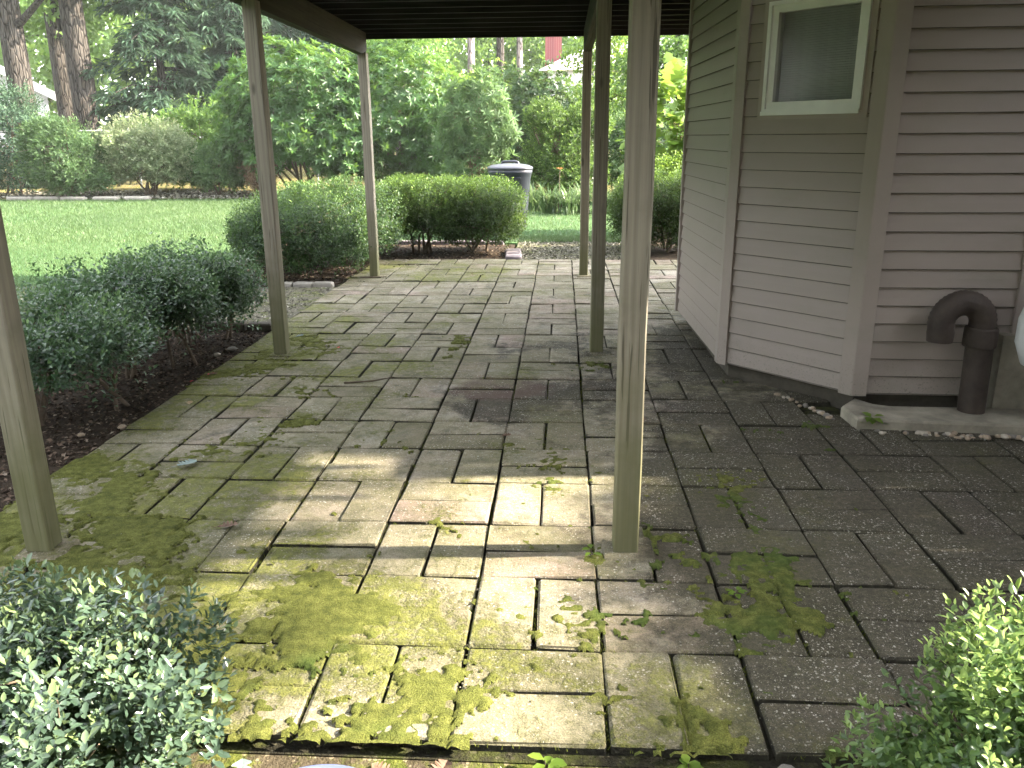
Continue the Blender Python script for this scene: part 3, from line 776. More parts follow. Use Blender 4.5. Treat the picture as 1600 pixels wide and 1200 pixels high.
def pavers():
    boxes = paver_boxes(); rg = random.Random(3)
    vis = []
    for (px, py, o, _) in boxes:
        d = Vector((px, py, 0)) - Vector((0, 0, CAM_H)); z = d.dot(fwd)
        u = d.dot(r2) / z * FPX; v = d.dot(u2) / z * FPX
        infr = abs(u) < 800 + 60 and abs(v) < 640 and z > 0
        vis.append((0 if infr else 1, (px ** 2 + py ** 2), px, py, o))
    vis.sort()
    ms = []
    for i in range(10):
        mb = MB(); gx, gy = rg.uniform(.0028, .0050), rg.uniform(.0030, .0050)
        mb.cbox(-.2045 + gx, .2045 - gx, -.102 + gy, .102 - gy, -.055, 0, .006, rg, .0028); ms.append(mb.mesh("paver"))
    rest = MB()
    for i, (_, _, px, py, o) in enumerate(vis):
        z = rg.gauss(0, .0030); rot = (rg.gauss(0, .009), rg.gauss(0, .009), o * math.pi / 2 + rg.gauss(0, .007) + (math.pi if rg.random() < .5 else 0))
        lx, ly = px + rg.gauss(0, .0018), py + rg.gauss(0, .0018)
        if i < 296: link("paver", ms[rg.randrange(10)], MT['paver'], patio, (lx, ly, z), rot)
        else:
            M = Matrix.Translation((lx, ly, z)) @ Matrix.Rotation(o * math.pi / 2 + rg.gauss(0, .006), 4, 'Z')
            src = ms[rg.randrange(10)]; 
            rest.add([M @ v.co for v in src.vertices], [tuple(p.vertices) for p in src.polygons])
    if rest.v: tag(rest.build("paver_field", MT['paver'], patio), kind='stuff')
pavers()

# ------------------------------------------------------------------ edging
rg = random.Random(8)
def stone_block(name, label, cat, group, loc, dims, mat, rz=0, b=.012):
    mb = MB(); x, y_, z = dims; mb.cbox(-x / 2, x / 2, -y_ / 2, y_ / 2, -.06, z, b, rg, .004)
    return tag(mb.build(name, mat, None, loc, (0, 0, rz)), label, cat, group)
for (px, lab) in ((-2.93, "pale concrete edging block at the bushy end of the short border row"), (-2.71, "pale concrete edging block in the middle of the short border row"), (-2.50, "pale concrete edging block at the patio end of the short border row")):
    stone_block("edging_block", lab, "edging", "concrete blocks edging the round shrub bed", (px, 8.47, -.02), (.205, .10, .045), MT['edging'], rg.uniform(-.06, .06))
stone_block("edging_block", "long dark damp edging block between the soil bed and the dirt path", "edging", None, (-2.78, 6.46, -.02), (.40, .10, .06), MT['foundation'], .02)
stone_block("edging_block", "short dark damp edging block touching the patio near the second post", "edging", None, (-2.45, 6.455, -.02), (.22, .10, .055), MT['foundation'], -.03)
labs = ["lavender brick nearest the patio at the hedge bed end", "lavender brick in the middle of three at the hedge bed end", "lavender brick nearest the lawn at the hedge bed end"]
for i in range(3): stone_block("edging_brick", labs[i], "brick", "lavender bricks at the end of the hedge bed", (-.60 - i * .02, 10.52 + i * .26 , -.015), (.20, .24, .05), MT['lavender'], rg.uniform(-.05, .05))
for i in range(6): stone_block("edging_brick", "lavender brick in the row behind the clipped hedge stems", "brick", "lavender bricks behind the hedge", (-.95 - i * .27, 12.02 + rg.uniform(-.01, .01), -.015), (.25, .11, .05), MT['lavender'], rg.uniform(-.05, .05))
bx = [-14.0, -13.3, -12.55, -11.7, -10.9]
bl = ["pale flat stone at the far left end of the border behind the lawn", "second pale flat stone from the far left in the border behind the lawn", "pale flat stone right under the dark spirea at the lawn edge", "pale flat stone between the spirea and the pale flowering shrub", "pale flat stone under the pale flowering shrub at the lawn edge"]
for i in range(5): stone_block("border_stone", bl[i], "stone", "flat stones edging the border behind the lawn", (bx[i], 20.95 + .05 * math.sin(i * 2), 0), (.66, .22, .085), MT['edging'], rg.uniform(-.08, .08), .03)

# pebbles along the curb and the bay
def pebbles():
    rg = random.Random(21); ms = []
    for i in range(6):
        mb = MB(); r = np.random.default_rng(i)
        vs = []; 
        for a in range(1, 4):
            th = math.pi * a / 4
            for k in range(7):
                ph = 2 * math.pi * k / 7; q = r.uniform(.85, 1.12); vs.append((math.sin(th) * math.cos(ph) * q, math.sin(th) * math.sin(ph) * q, math.cos(th) * q))
        vs += [(0, 0, 1), (0, 0, -1)]
        fs = [(a * 7 + k, (a + 1) * 7 + k, (a + 1) * 7 + (k + 1) % 7, a * 7 + (k + 1) % 7) for a in range(2) for k in range(7)]
        fs += [(21, k, (k + 1) % 7) for k in range(7)] + [(22, 14 + (k + 1) % 7, 14 + k) for k in range(7)]
        mb.add(vs, fs, True); ms.append(mb.mesh("pebble"))
    mats = [MT['pebble'], plain("grey_pebble", (.17, .155, .135), .7, .3, .3, 6), plain("pale_pebble", (.36, .32, .26), .7, .3, .2, 6)]
    var = {}
    def put(x, y, s, lab, grp, z=.0):
        mi, ki = rg.randrange(6), rg.randrange(3)
        if (mi, ki) not in var:
            me = ms[mi].copy(); me.materials.clear(); me.materials.append(mats[ki]); var[(mi, ki)] = me
        o = link("pebble", var[(mi, ki)], None, None, (x, y, z + s * .45), (0, 0, rg.uniform(0, 6)))
        o.scale = (s * rg.uniform(.9, 1.5), s * rg.uniform(.8, 1.1), s * .62); tag(o, lab, "pebble", grp)
    for i in range(58):
        t = rg.random() ** .8; x = 1.56 + t * .95; y = 4.105 - t * .075 - abs(rg.gauss(0, .025))
        put(x, y, rg.uniform(.009, .021), "small rounded river pebble at the foot of the concrete curb", "pebbles along the concrete curb", .004)
    for i in range(26):
        t = rg.random(); x = 1.30 + t * .22 + rg.gauss(0, .012); y = 4.74 - t * .52 + rg.gauss(0, .014)
        put(x, y, rg.uniform(.010, .020), "small pebble in the gap under the angled house wall", "pebbles under the angled wall", .002)
    put(1.17, 5.33, .020, "single pale pebble by the narrow corner trim of the house", None)
    put(1.37, 5.02, .026, "largest pale pebble lying alone below the windowed wall", None)
    for (x, y, s, l) in ((-2.36, 4.05, .026, "pale round pebble on the dark soil beside the mossy paver edge"), (-2.52, 3.93, .020, "small grey pebble further into the dark soil bed"), (-2.42, 5.75, .03, "grey pebble in the soil by the second left post"), (-2.47, 5.60, .024, "small pebble next to the larger grey one in the soil by the second left post"), (.57, 1.68, .022, "white pebble at the front edge beside the cracked paver")): put(x, y, s, l, None, -.02)
pebbles()

# mulch and gravel as ground cover
def chips(name, n, region, size, mat, label, cat, seed, z):
    rng = np.random.default_rng(seed); x = rng.uniform(region[0], region[1], n); y = rng.uniform(region[2], region[3], n)
    s = rng.uniform(.5, 1.3, n) * size
    P = np.stack([x, y, np.full(n, z) + rng.uniform(0, .006, n)], 1); a = rng.uniform(0, 6.28, n)
    D = np.stack([np.cos(a), np.sin(a), rng.normal(0, .3, n)], 1); N = unit(np.stack([rng.normal(0, .4, n), rng.normal(0, .4, n), np.ones(n)], 1))
    V, F, k = leaf_geo(P, D, N, s * 1.6, s, False, .25, .05)
    tag(link(name, np_mesh(name, V, F, np.repeat(rng.random(n), k)), mat), label, cat, kind='stuff')
mulm = Mat("mulch_flake", .95, .1); tn = mulm.n("Attribute", attribute_name="tone").outputs["Fac"]; mulm.color(mulm.ramp(tn, [(0, (.02, .014, .010)), (.55, (.065, .046, .034)), (.9, (.16, .115, .085)), (1, (.30, .25, .20))]))
grm = Mat("grit_flake", .9, .2); tn = grm.n("Attribute", attribute_name="tone").outputs["Fac"]; grm.color(grm.ramp(tn, [(0, (.055, .052, .036)), (.55, (.13, .122, .092)), (.85, (.23, .22, .175)), (1, (.40, .38, .32))]))
chips("mulch", 9000, (-3.7, -2.34, 2.6, 6.4), .018, mulm.m, "dark shredded mulch over the soil bed", "mulch", 31, -.026)
chips("hedge_mulch", 6000, (-4.1, -.7, 8.6, 11.9), .022, mulm.m, "dark mulch under the clipped hedge", "mulch", 32, -.018)
chips("grit", 5000, (-.6, 1.0, 10.36, 12.6), .020, grm.m, "loose grit and leaf crumbs between patio and lawn", "grit", 33, -.010)
chips("path_grit", 5000, (-5.5, -2.36, 6.52, 8.38), .016, grm.m, "loose crumbs on the dirt path", "grit", 34, -.016)
chips("leaf_litter", 9000, (-16, -5.5, 21.1, 24.5), .06, grm.m, "dry leaf litter under the border shrubs", "leaf litter", 35, .03)

# ------------------------------------------------------------------ shrubs
def shrub(name, label, cat, base, blobs, mat, k, gap, L, W, ntw, hi=False, seed=0, group=None, stem_n=5, stem_r=.012, stem_spread=.1, spread=.9, up=.3, tone=.35, young=.35, fold=.18, droop=.12, inner=.25, dirup=.35, stem_mat='stemb', zfloor=.02, side_light=.45, clump=0, clump_r=.07):
    """blobs: (centre, radii, p, zmin, lump, weight)"""
    rng = np.random.default_rng(seed)
    t = empty(name, base, label, cat, group); inv = -np.array(base)
    parts = []; mb = MB()
    tw = sum(b[5] for b in blobs)
    for bi, (c, r, p, zmin, lump, w) in enumerate(blobs):
        n = int(ntw * w / tw)
        E, O, rad = shell(rng, n, c, r, p, zmin, lump, .30, seed * 7 + bi)
        if clump:
            K, KO, _ = shell(rng, max(8, int(clump * w / tw)), c, r, p, zmin, lump, .10, seed * 7 + bi)
            pick = rng.integers(0, len(K), int(len(E) * .62)); g = rng.normal(0, clump_r, (len(pick), 3)); g -= KO[pick] * np.abs((g * KO[pick]).sum(1, keepdims=True))
            Ek = K[pick] + g + KO[pick] * clump_r * .6; E = np.concatenate([Ek, E[:len(E) - len(pick)] - O[:len(E) - len(pick)] * clump_r * .8]); O = np.concatenate([KO[pick], O[:len(E) - len(pick)]])
        D = unit(O + np.array([0, 0, dirup]) + rng.normal(0, .38, E.shape))
        ok = E[:, 2] > zfloor; E, D = E[ok], D[ok]; top_light = np.clip((O[ok][:, 2] - .25) / .5, 0, 1)
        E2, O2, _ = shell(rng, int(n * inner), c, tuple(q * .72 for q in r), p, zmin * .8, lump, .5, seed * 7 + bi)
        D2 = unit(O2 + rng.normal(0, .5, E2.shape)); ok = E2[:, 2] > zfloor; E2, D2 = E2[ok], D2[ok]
        nw = twigs(rng, E + inv, D, k, gap, L, W, spread, tone, young * side_light, up)
        parts += [(a, b_, c2, l_, w_, np.clip(t_ + young * .6 * top_light * max(0, 1 - j / 5), 0, 1)) for j, (a, b_, c2, l_, w_, t_) in enumerate(nw)]  # besides new growth, tone paints in the lit top and shaded sides
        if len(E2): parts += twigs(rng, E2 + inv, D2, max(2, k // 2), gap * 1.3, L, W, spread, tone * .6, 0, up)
        bb = (c[0] if len(blobs) > 1 else base[0], c[1] if len(blobs) > 1 else base[1], 0)
        stems(mb, rng, Vector(bb) + Vector(inv), tuple(np.array(c) + inv), r, max(2, int(stem_n * w / tw + .5)), stem_r, stem_spread)
    make_leaves("foliage", parts, mat, t, hi, fold, droop)
    mb.build("stems", MT[stem_mat], t)
    return t

# foreground hollies
shrub("holly_bush", "large glossy small-leaved holly bush in the near corner opposite the house", "bush", (-1.12, 1.28, -.05),
      [((-1.22, 1.30, .27), (.43, .38, .345), 2.5, -.55, .07, 1.0), ((-.97, 1.43, .25), (.27, .27, .31), 2.4, -.5, .08, .42), ((-1.45, 1.62, .27), (.30, .25, .27), 2.2, -.5, .1, .3)],
      MT['holly'], 11, .0125, .0265, .0130, 2100, True, 3, None, 6, .010, .08, 1.0, .35, .36, .52, .14, .10, .55, .55, clump=60, clump_r=.045)
shrub("holly_bush", "bright glossy small-leaved holly bush on the house side of the patio front", "bush", (1.02, 1.36, -.05),
      [((1.03, 1.36, .24), (.34, .34, .34), 2.2, -.55, .10, 1.0), ((.90, 1.52, .13), (.22, .20, .22), 2.0, -.5, .12, .35)],
      MT['hollylight'], 11, .0125, .0265, .0130, 1500, True, 4, None, 5, .009, .06, 1.0, .35, .50, .62, .14, .10, .55, .55, clump=44, clump_r=.045)
# left row of low shrubs
rows = [((-2.86, 4.12, -.03), [((-2.90, 4.12, .47), (.58, .50, .17), 2.4, -.75, .12, 1.0), ((-2.62, 4.45, .42), (.34, .36, .15), 2, -.7, .15, .4)], "dark low shrub with bare stems on the soil bed behind the near left post"),
        ((-2.84, 5.12, -.03), [((-2.90, 5.12, .53), (.55, .42, .17), 2.4, -.75, .12, 1.0), ((-2.60, 5.32, .42), (.30, .34, .20), 2, -.7, .15, .4)], "dark low shrub in the middle of the three on the soil bed"),
        ((-2.82, 6.02, -.03), [((-2.86, 6.02, .49), (.52, .38, .21), 2.3, -.85, .12, 1.0), ((-2.62, 6.15, .36), (.30, .32, .24), 2, -.8, .15, .4)], "dark low shrub closest to the dirt path on the soil bed")]
for i, (b, bl_, lab) in enumerate(rows):
    shrub("low_shrub", lab, "shrub", b, bl_, MT['low'], 9, .019, .036, .019, 1900, False, 20 + i, "low shrubs along the soil bed", 8, .014, .09, 1.0, .35, .42, .42, .18, .12, .25, .45, clump=46, clump_r=.075)
# back hedge group
shrub("rounded_shrub", "rounded dark clipped shrub between the second and third left posts", "shrub", (-2.95, 9.3, -.03),
      [((-2.98, 9.35, .47), (.80, .88, .46), 2.6, -.75, .07, 1.0), ((-2.95, 10.6, .52), (.72, .75, .45), 2.8, -.7, .07, .6), ((-2.50, 10.35, .54), (.52, .72, .42), 2.8, -.8, .07, .45)], MT['euon'], 9, .020, .036, .019, 7200, False, 31, None, 10, .018, .2, 1.0, .35, .26, .6, .18, .12, .6, .55, side_light=.25, clump=200, clump_r=.075)
shrub("clipped_hedge", "long flat-topped clipped hedge with bright top and bare lower stems beside the dark bin", "hedge", (-1.45, 11.15, -.03),
      [((-1.90, 11.15, .57), (.72, .62, .39), 4.5, -.95, .035, 1.0), ((-1.08, 11.12, .56), (.56, .60, .39), 4.5, -.95, .035, .85)], MT['yew'], 9, .020, .036, .017, 7200, False, 32, None, 12, .020, .16, 1.0, .35, .16, .75, .18, .12, .7, .6, side_light=.12, clump=190, clump_r=.06)
shrub("corner_hedge", "clipped dark hedge with bright top beside the house corner", "hedge", (1.55, 11.3, -.03),
      [((1.48, 11.25, .57), (.80, .60, .46), 4.5, -.97, .035, 1.0)], MT['yew'], 9, .020, .036, .017, 4600, False, 33, None, 10, .02, .2, 1.0, .35, .14, .8, .18, .12, .7, .6, side_light=.12, clump=190, clump_r=.06)

# oakleaf hydrangea behind the corner hedge: lobed leaves
def hydrangea(name, label, base, c, r, n, seed, mat, size):
    rng = np.random.default_rng(seed); t = empty(name, base, label, "shrub"); inv = -np.array(base)
    E, O, rad = shell(rng, n, c, r, 2.2, -.7, .2, .5, seed)
    ok = E[:, 2] > .15; E, O = E[ok] + inv, O[ok]; m = len(E)
    lob = np.array([(0, 0), (.16, .30), (.42, .18), (.40, .50), (.62, .22), (.74, .34), (1, 0), (.74, -.34), (.62, -.22), (.40, -.50), (.42, -.18), (.16, -.30)])
    D = unit(O + rng.normal(0, .5, (m, 3)) + np.array([0, 0, .05])); N = unit(np.array([0, -.25, 1]) + rng.normal(0, .35, (m, 3))); N = unit(N - D * (N * D).sum(1, keepdims=True)); Sd = np.cross(D, N)
    s = rng.uniform(.65, 1.15, m) * size
    V = E[:, None] + (D[:, None] * lob[None, :, :1] + Sd[:, None] * lob[None, :, 1:]) * s[:, None, None] - N[:, None] * (lob[None, :, :1] ** 2 + np.abs(lob[None, :, 1:]) * .4) * (s * .28)[:, None, None]
    Fm = np.array([(0, 1, 2), (2, 3, 4), (4, 5, 6), (6, 7, 8), (8, 9, 10), (10, 11, 0), (0, 2, 10), (2, 4, 8), (2, 8, 10), (4, 6, 8)])
    F = (np.arange(m)[:, None, None] * 12 + Fm[None]).reshape(-1, 3)
    tone = np.clip(.35 + .3 * (E[:, 2] - E[:, 2].min()) / np.ptp(E[:, 2]) + rng.normal(0, .15, m), 0, 1)
    o = link("foliage", np_mesh("foliage", V.reshape(-1, 3), F, np.repeat(tone, 12)), mat, t); o["kind"] = "stuff"
    mb = MB(); stems(mb, rng, (0, 0, 0), tuple(np.array(c) + inv), r, 9, .015, .25, 4); mb.build("stems", MT['stemb'], t)
hydrangea("hydrangea", "tall bright green shrub with big lobed leaves behind the corner hedge", (1.85, 13.1, 0), (1.85, 13.1, 1.45), (.75, .60, 1.0), 520, 41, MT['lime'], .27)
shrub("lime_shrub", "fine-leaved yellow-green shrub just above the corner hedge", "shrub", (1.75, 12.35, 0), [((1.7, 12.4, .85), (.65, .4, .42), 2.2, -.6, .15, 1)], MT['lime'], 7, .03, .05, .028, 900, False, 42)

# day lilies
def lily(x, y, n, seed, lab, L=.75):
    rng = np.random.default_rng(seed); V = []; F = []; T = []
    for i in range(n):
        a = rng.uniform(0, 6.28); d = np.array([math.cos(a), math.sin(a), 0]); sd_ = np.array([-d[1], d[0], 0]); Lb = L * rng.uniform(.6, 1.15); w = rng.uniform(.010, .018); b = np.array([rng.normal(0, .06), rng.normal(0, .06), 0])
        lean = rng.uniform(.35, .95); t_ = np.clip(rng.normal(.5, .2), 0, 1); k0 = len(V)
        for j in range(6):
            u = j / 5; p = b + d * Lb * lean * (u ** 1.5) * .8 + np.array([0, 0, Lb * (u - .62 * lean * u ** 2.6)])
            ww = w * (1 - u ** 3) + .001
            V += [p - sd_ * ww, p + sd_ * ww]; T += [t_, t_]
        F += [(k0 + 2 * j, k0 + 2 * j + 1, k0 + 2 * j + 3, k0 + 2 * j + 2) for j in range(5)]
    t = empty("day_lily", (x, y, -.01), lab, "plant", "day lilies along the back border")
    o = link("leaf_clump", np_mesh("leaf_clump", np.array(V), np.array(F), np.array(T)), MT['straw'], t); o["kind"] = "stuff"
    return t
lil = [(-.55, 17.4, "strappy day lily clump just behind the dark bin"), (-.20, 16.9, "strappy day lily clump one step away from the dark bin"), (.15, 16.6, "wide strappy day lily clump nearest the lawn"), (.45, 17.0, "strappy day lily clump behind the dark far post"), (.85, 16.9, "strappy day lily clump seen between the dark posts"), (1.25, 16.7, "strappy day lily clump on the house side of the posts")]
for i, (x, y, lab) in enumerate(lil): lily(x, y, 95, 60 + i, lab, .80)
# lily flowers on stalks
for i, (x, y, h, lab) in enumerate(((.42, 16.7, .95, "orange lily flower by the dark far post"), (-.05, 16.9, .85, "orange lily flower above the strappy leaves"))):
    t = empty("lily_flower", (x, y, 0), lab, "flower"); mb = MB(); mb.tube([(0, 0, 0), (.02, 0, h)], .006, 5); mb.build("stalk", MT['stemb'], t)
    rng = np.random.default_rng(i); a = np.arange(6) * math.pi / 3
    make_leaves("petals", [(np.tile([.02, 0, h], (6, 1)), np.stack([np.cos(a), np.sin(a), .6 + 0 * a], 1), np.tile([0, 0, 1.], (6, 1)), np.full(6, .09), np.full(6, .045), np.full(6, .5))], MT['orangepetal'], t)

# ------------------------------------------------------------------ bin
def bin_():
    b = empty("dark_bin", (-.868, 14.32, -.006), "dark charcoal plastic bin with a flared rim and domed handle lid standing on the lawn", "bin", None, .06)
    mb = MB(); mb.lathe([(.262, 0), (.268, .01), (.300, .55), (.318, .70), (.335, .72), (.345, .80), (.362, .885), (.375, .905), (.378, .955), (.366, .960), (.36, .95), (.30, .30), (.26, .03)], 40, 3.2, cap=(True, True)); mb.build("body", MT['binp'], b)
    for k in (-1, 1):
        mb = MB(); mb.cbox(-.055, .055, -.008, .008, 0, .018, .004); o = mb.build("rib", MT['binp'], b, (k * .12, -.346, .825)); 
    mb = MB(); mb.lathe([(.372, .962), (.386, .966), (.388, .995), (.380, 1.006), (.31, 1.034), (.20, 1.052), (.10, 1.060), (.001, 1.061)], 40, 3.0, cap=(True, True)); lid = mb.build("lid", MT['lidp'], b)
    mb = MB(); n = 10; pts = [(-.14, 0, 1.05), (-.13, 0, 1.078), (-.10, 0, 1.09), (.10, 0, 1.09), (.13, 0, 1.078), (.14, 0, 1.05)]
    mb.tube(pts, [.022] * 6, 10); mb.build("lid_handle", MT['binp'], lid)
bin_()

# ------------------------------------------------------------------ big border shrubs (whorled leaves)
def rhodo(name, label, base, blobs, nw, seed, mat, L=.15, W=.045, k=8, cat="shrub", stemn=9, stem_r=.035, tone=.32, zf=.35, spr=(1.05, .25)):
    rng = np.random.default_rng(seed); t = empty(name, base, label, cat); inv = -np.array(base); parts = []; mb = MB()
    tw_ = sum(b[5] for b in blobs)
    for bi, (c, r, p, zmin, lump, w) in enumerate(blobs):
        E, O, rad = shell(rng, int(nw * w / tw_), c, r, p, zmin, lump, .45, seed + bi * 3, 4.5)
        ok = E[:, 2] > zf; E, O, rad = E[ok] + inv, O[ok], rad[ok]; n = len(E)
        D = unit(O + np.array([0, 0, .55]) + rng.normal(0, .3, (n, 3))); u, v = perp(D); ph = rng.uniform(0, 6.28, n); tj = rng.normal(0, .12, n)
        for j in range(k):
            a = ph + j * 6.283 / k; side = u * np.cos(a)[:, None] + v * np.sin(a)[:, None]
            s = np.clip(rng.normal(spr[0], spr[1], n), .3, 1.7)[:, None]; d = D * np.cos(s) + side * np.sin(s); nn = D * np.sin(s) - side * np.cos(s)
            sc = rng.uniform(.75, 1.15, n)
            parts.append((E, d, nn, L * sc, W * sc, np.clip(tone + tj + rng.normal(0, .1, n) + .35 * np.clip(rad - .85, 0, .3), 0, 1)))
        stems(mb, rng, Vector((0, 0, 0)), tuple(np.array(c) + inv), r, int(stemn * w / tw_ + 1), stem_r, .35, 4)
    make_leaves("foliage", parts, mat, t, False, .12, .18); mb.build("stems", MT['stemb'], t)
    return t
rhodo("rhododendron", "big rhododendron with whorled leaves behind the rounded shrub and second left post", (-6.9, 22.2, .05),
      [((-6.75, 22.0, 2.15), (1.95, 1.5, 1.55), 2.4, -.9, .13, 1.0), ((-5.6, 21.6, 1.25), (1.0, .9, .9), 2, -.8, .15, .3), ((-8.0, 21.9, 1.6), (.9, .9, 1.0), 2, -.8, .15, .3)], 3000, 71, MT['rhodo'], .19, .058)
rhodo("rhododendron", "tall rhododendron mound behind the clipped hedge and third left post", (-4.2, 22.6, .05),
      [((-4.35, 22.5, 1.95), (1.65, 1.4, 1.85), 2.4, -.95, .13, 1.0), ((-3.3, 22.1, 1.35), (.9, .9, 1.2), 2, -.9, .15, .35)], 2700, 72, MT['rhodo'], .17, .054)
rhodo("open_shrub", "airy narrow-leaved shrub with visible stems directly behind the dark bin", (-1.9, 19.6, 0),
      [((-1.95, 19.5, 1.85), (.88, .75, .95), 2.1, -.9, .16, 1.0), ((-1.9, 19.5, .9), (.75, .6, .6), 2, -.8, .15, .35)], 900, 73, MT['spirea'], .18, .040, 7, "shrub", 14, .014, .42, .25)
rhodo("laurel_hedge", "dark dense tall hedge between the airy shrub and the fluffy conifer", (-.9, 24.2, .1),
      [((-.95, 24.2, 1.85), (1.25, .9, 1.45), 2.6, -.95, .12, 1.0)], 1500, 74, MT['euon'], .14, .055, 7, "hedge", 12, .02, .30, .2)
# fluffy conifer by the posts
def fluffy(name, label, base, blobs, n, seed, mat, L, W, cat="shrub", tone=.35):
    rng = np.random.default_rng(seed); t = empty(name, base, label, cat); inv = -np.array(base); parts = []; mb = MB(); tot = sum(b[5] for b in blobs)
    for bi, (c, r, p, zmin, lump, w) in enumerate(blobs):
        E, O, rad = shell(rng, int(n * w / tot), c, r, p, zmin, lump, .35, seed + bi, 6)
        ok = E[:, 2] > .1; E, O, rad = E[ok] + inv, O[ok], rad[ok]
        D = unit(O + np.array([0, 0, .1]) + rng.normal(0, .3, E.shape))
        parts += twigs(rng, E, D, 9, L * .28, L, W, .75, tone, .35, .1)
        stems(mb, rng, Vector((0, 0, 0)), tuple(np.array(c) + inv), r, 5, .03, .2, 3)
    make_leaves("foliage", parts, mat, t, False, .1, .15); mb.build("stems", MT['stemb'], t)
fluffy("fluffy_conifer", "cloud-shaped soft green conifer behind the day lilies and dark posts", (.05, 18.4, 0),
       [((.05, 18.3, 1.15), (.85, .75, .75), 2, -.9, .10, 1), ((-.35, 18.1, 1.85), (.50, .45, .42), 2, -.8, .1, .4), ((.55, 18.3, 1.75), (.55, .5, .45), 2, -.8, .1, .45), ((.3, 17.9, .7), (.7, .5, .5), 2, -.8, .1, .4), ((-.55, 18.2, .8), (.45, .45, .55), 2, -.8, .1, .3)], 3000, 81, MT['yew'], .085, .026, "conifer", .45)
fluffy("spirea", "dark feathery spirea mound behind the flat border stones", (-12.95, 21.4, 0),
       [((-12.95, 21.4, 1.05), (1.15, .9, 1.0), 2.1, -.95, .14, 1), ((-13.4, 21.4, 1.6), (.6, .55, .5), 2, -.8, .15, .3), ((-12.6, 21.2, .55), (1.0, .6, .5), 2, -.8, .15, .3)], 2300, 82, MT['spirea'], .11, .035, "shrub", .32)
fluffy("pale_shrub", "pale cream-tipped arching shrub beside the dark spirea", (-11.2, 22.3, 0),
       [((-11.2, 22.2, 1.15), (1.40, 1.0, .92), 2.2, -.9, .12, 1), ((-10.4, 21.9, .95), (.8, .7, .7), 2, -.8, .15, .35)], 2300, 83, MT['pale'], .10, .045, "shrub", .50)
fluffy("small_shrub", "smaller mid-green shrub between the pale shrub and the rhododendron", (-9.1, 22.2, 0),
       [((-9.1, 22.1, .72), (.95, .7, .68), 2, -.9, .18, 1)], 1100, 84, MT['spirea'], .10, .04, "shrub", .45)
fluffy("dry_shrub", "brown dried-out shrub beside the second left post far behind the lawn", (-7.75, 21.4, 0),
       [((-7.75, 21.4, .6), (.42, .4, .55), 2, -.9, .2, 1)], 450, 85, MT['dry'], .10, .025, "shrub", .45)
fluffy("dark_shrub", "bluish dark shrub at the picture edge behind the near left post", (-15.3, 22.6, 0),
       [((-15.4, 22.6, 1.6), (1.4, 1.1, 1.5), 2.2, -.95, .14, 1)], 2000, 86, MT['cedar'], .11, .04, "shrub", .5)
fluffy("border_shrub", "loose leafy shrub filling the border behind the pale shrub", (-10.2, 24.0, 0),
       [((-10.4, 24.0, 1.3), (1.7, .8, 1.2), 2.2, -.95, .16, 1)], 1500, 87, MT['wood'], .12, .055, "shrub", .25)

# ------------------------------------------------------------------ trees
def tree(name, label, base, h, r0, crown, n_leaf, mat, bark, seed, L=.22, W=.13, clumps=60, clump_r=.6, group=None, limbs=9, lean=(0, 0), cat="tree", tone=.42):
    """crown: list of (centre rel. to base, radii)"""
    rng = np.random.default_rng(seed); t = empty(name, base, label, cat, group); mb = MB()
    pts = [(lean[0] * u * u * h, lean[1] * u * h, h * u) for u in (0, .12, .3, .5, .75, 1)]
    mb.tube([(p[0], p[1], p[2] - .15) for p in pts], [r0 * 1.25, r0 * 1.0, r0 * .92, r0 * .82, r0 * .6, r0 * .25], 14)
    C = []
    for c, r in crown:
        m = max(3, int(clumps * np.prod(r) ** .66 / sum(np.prod(q[1]) ** .66 for q in crown)))
        d = unit(rng.normal(0, 1, (m, 3))) * (rng.random((m, 1)) ** .5); C.append(np.array(c) + d * np.array(r))
    C = np.concatenate(C)
    for i in rng.choice(len(C), min(limbs, len(C)), False):
        e = Vector(C[i]); zz = min(h * .95, max(h * .3, e.z - np.hypot(e.x, e.y) * .5)); u = zz / h
        a = Vector((lean[0] * u * u * h, lean[1] * u * h, zz)); mb.tube([a, a.lerp(e, .5) + Vector((0, 0, .15)), e], [r0 * .32, r0 * .2, r0 * .07], 6)
    mb.build("trunk", bark, t)
    per = max(6, n_leaf // len(C)); ci = np.repeat(np.arange(len(C)), per); n = len(ci)
    g = rng.normal(0, 1, (n, 3)); g = g / np.maximum(1, np.linalg.norm(g, axis=1, keepdims=True) / 1.7)
    cr = clump_r * rng.uniform(.6, 1.25, len(C))
    P = C[ci] + g * cr[ci][:, None] * np.array([.62, .62, .42])
    D = unit(rng.normal(0, 1, (n, 3)) + np.array([0, 0, -.35])); N = unit(rng.normal(0, .6, (n, 3)) + np.array([0, 0, 1]))
    s = rng.uniform(.65, 1.2, n); tn = np.clip(tone + rng.normal(0, .14, len(C))[ci] + rng.normal(0, .12, n), 0, 1)
    make_leaves("crown", [(P, D, N, L * s, W * s, tn)], mat, t, False, .1, .15)
    return t

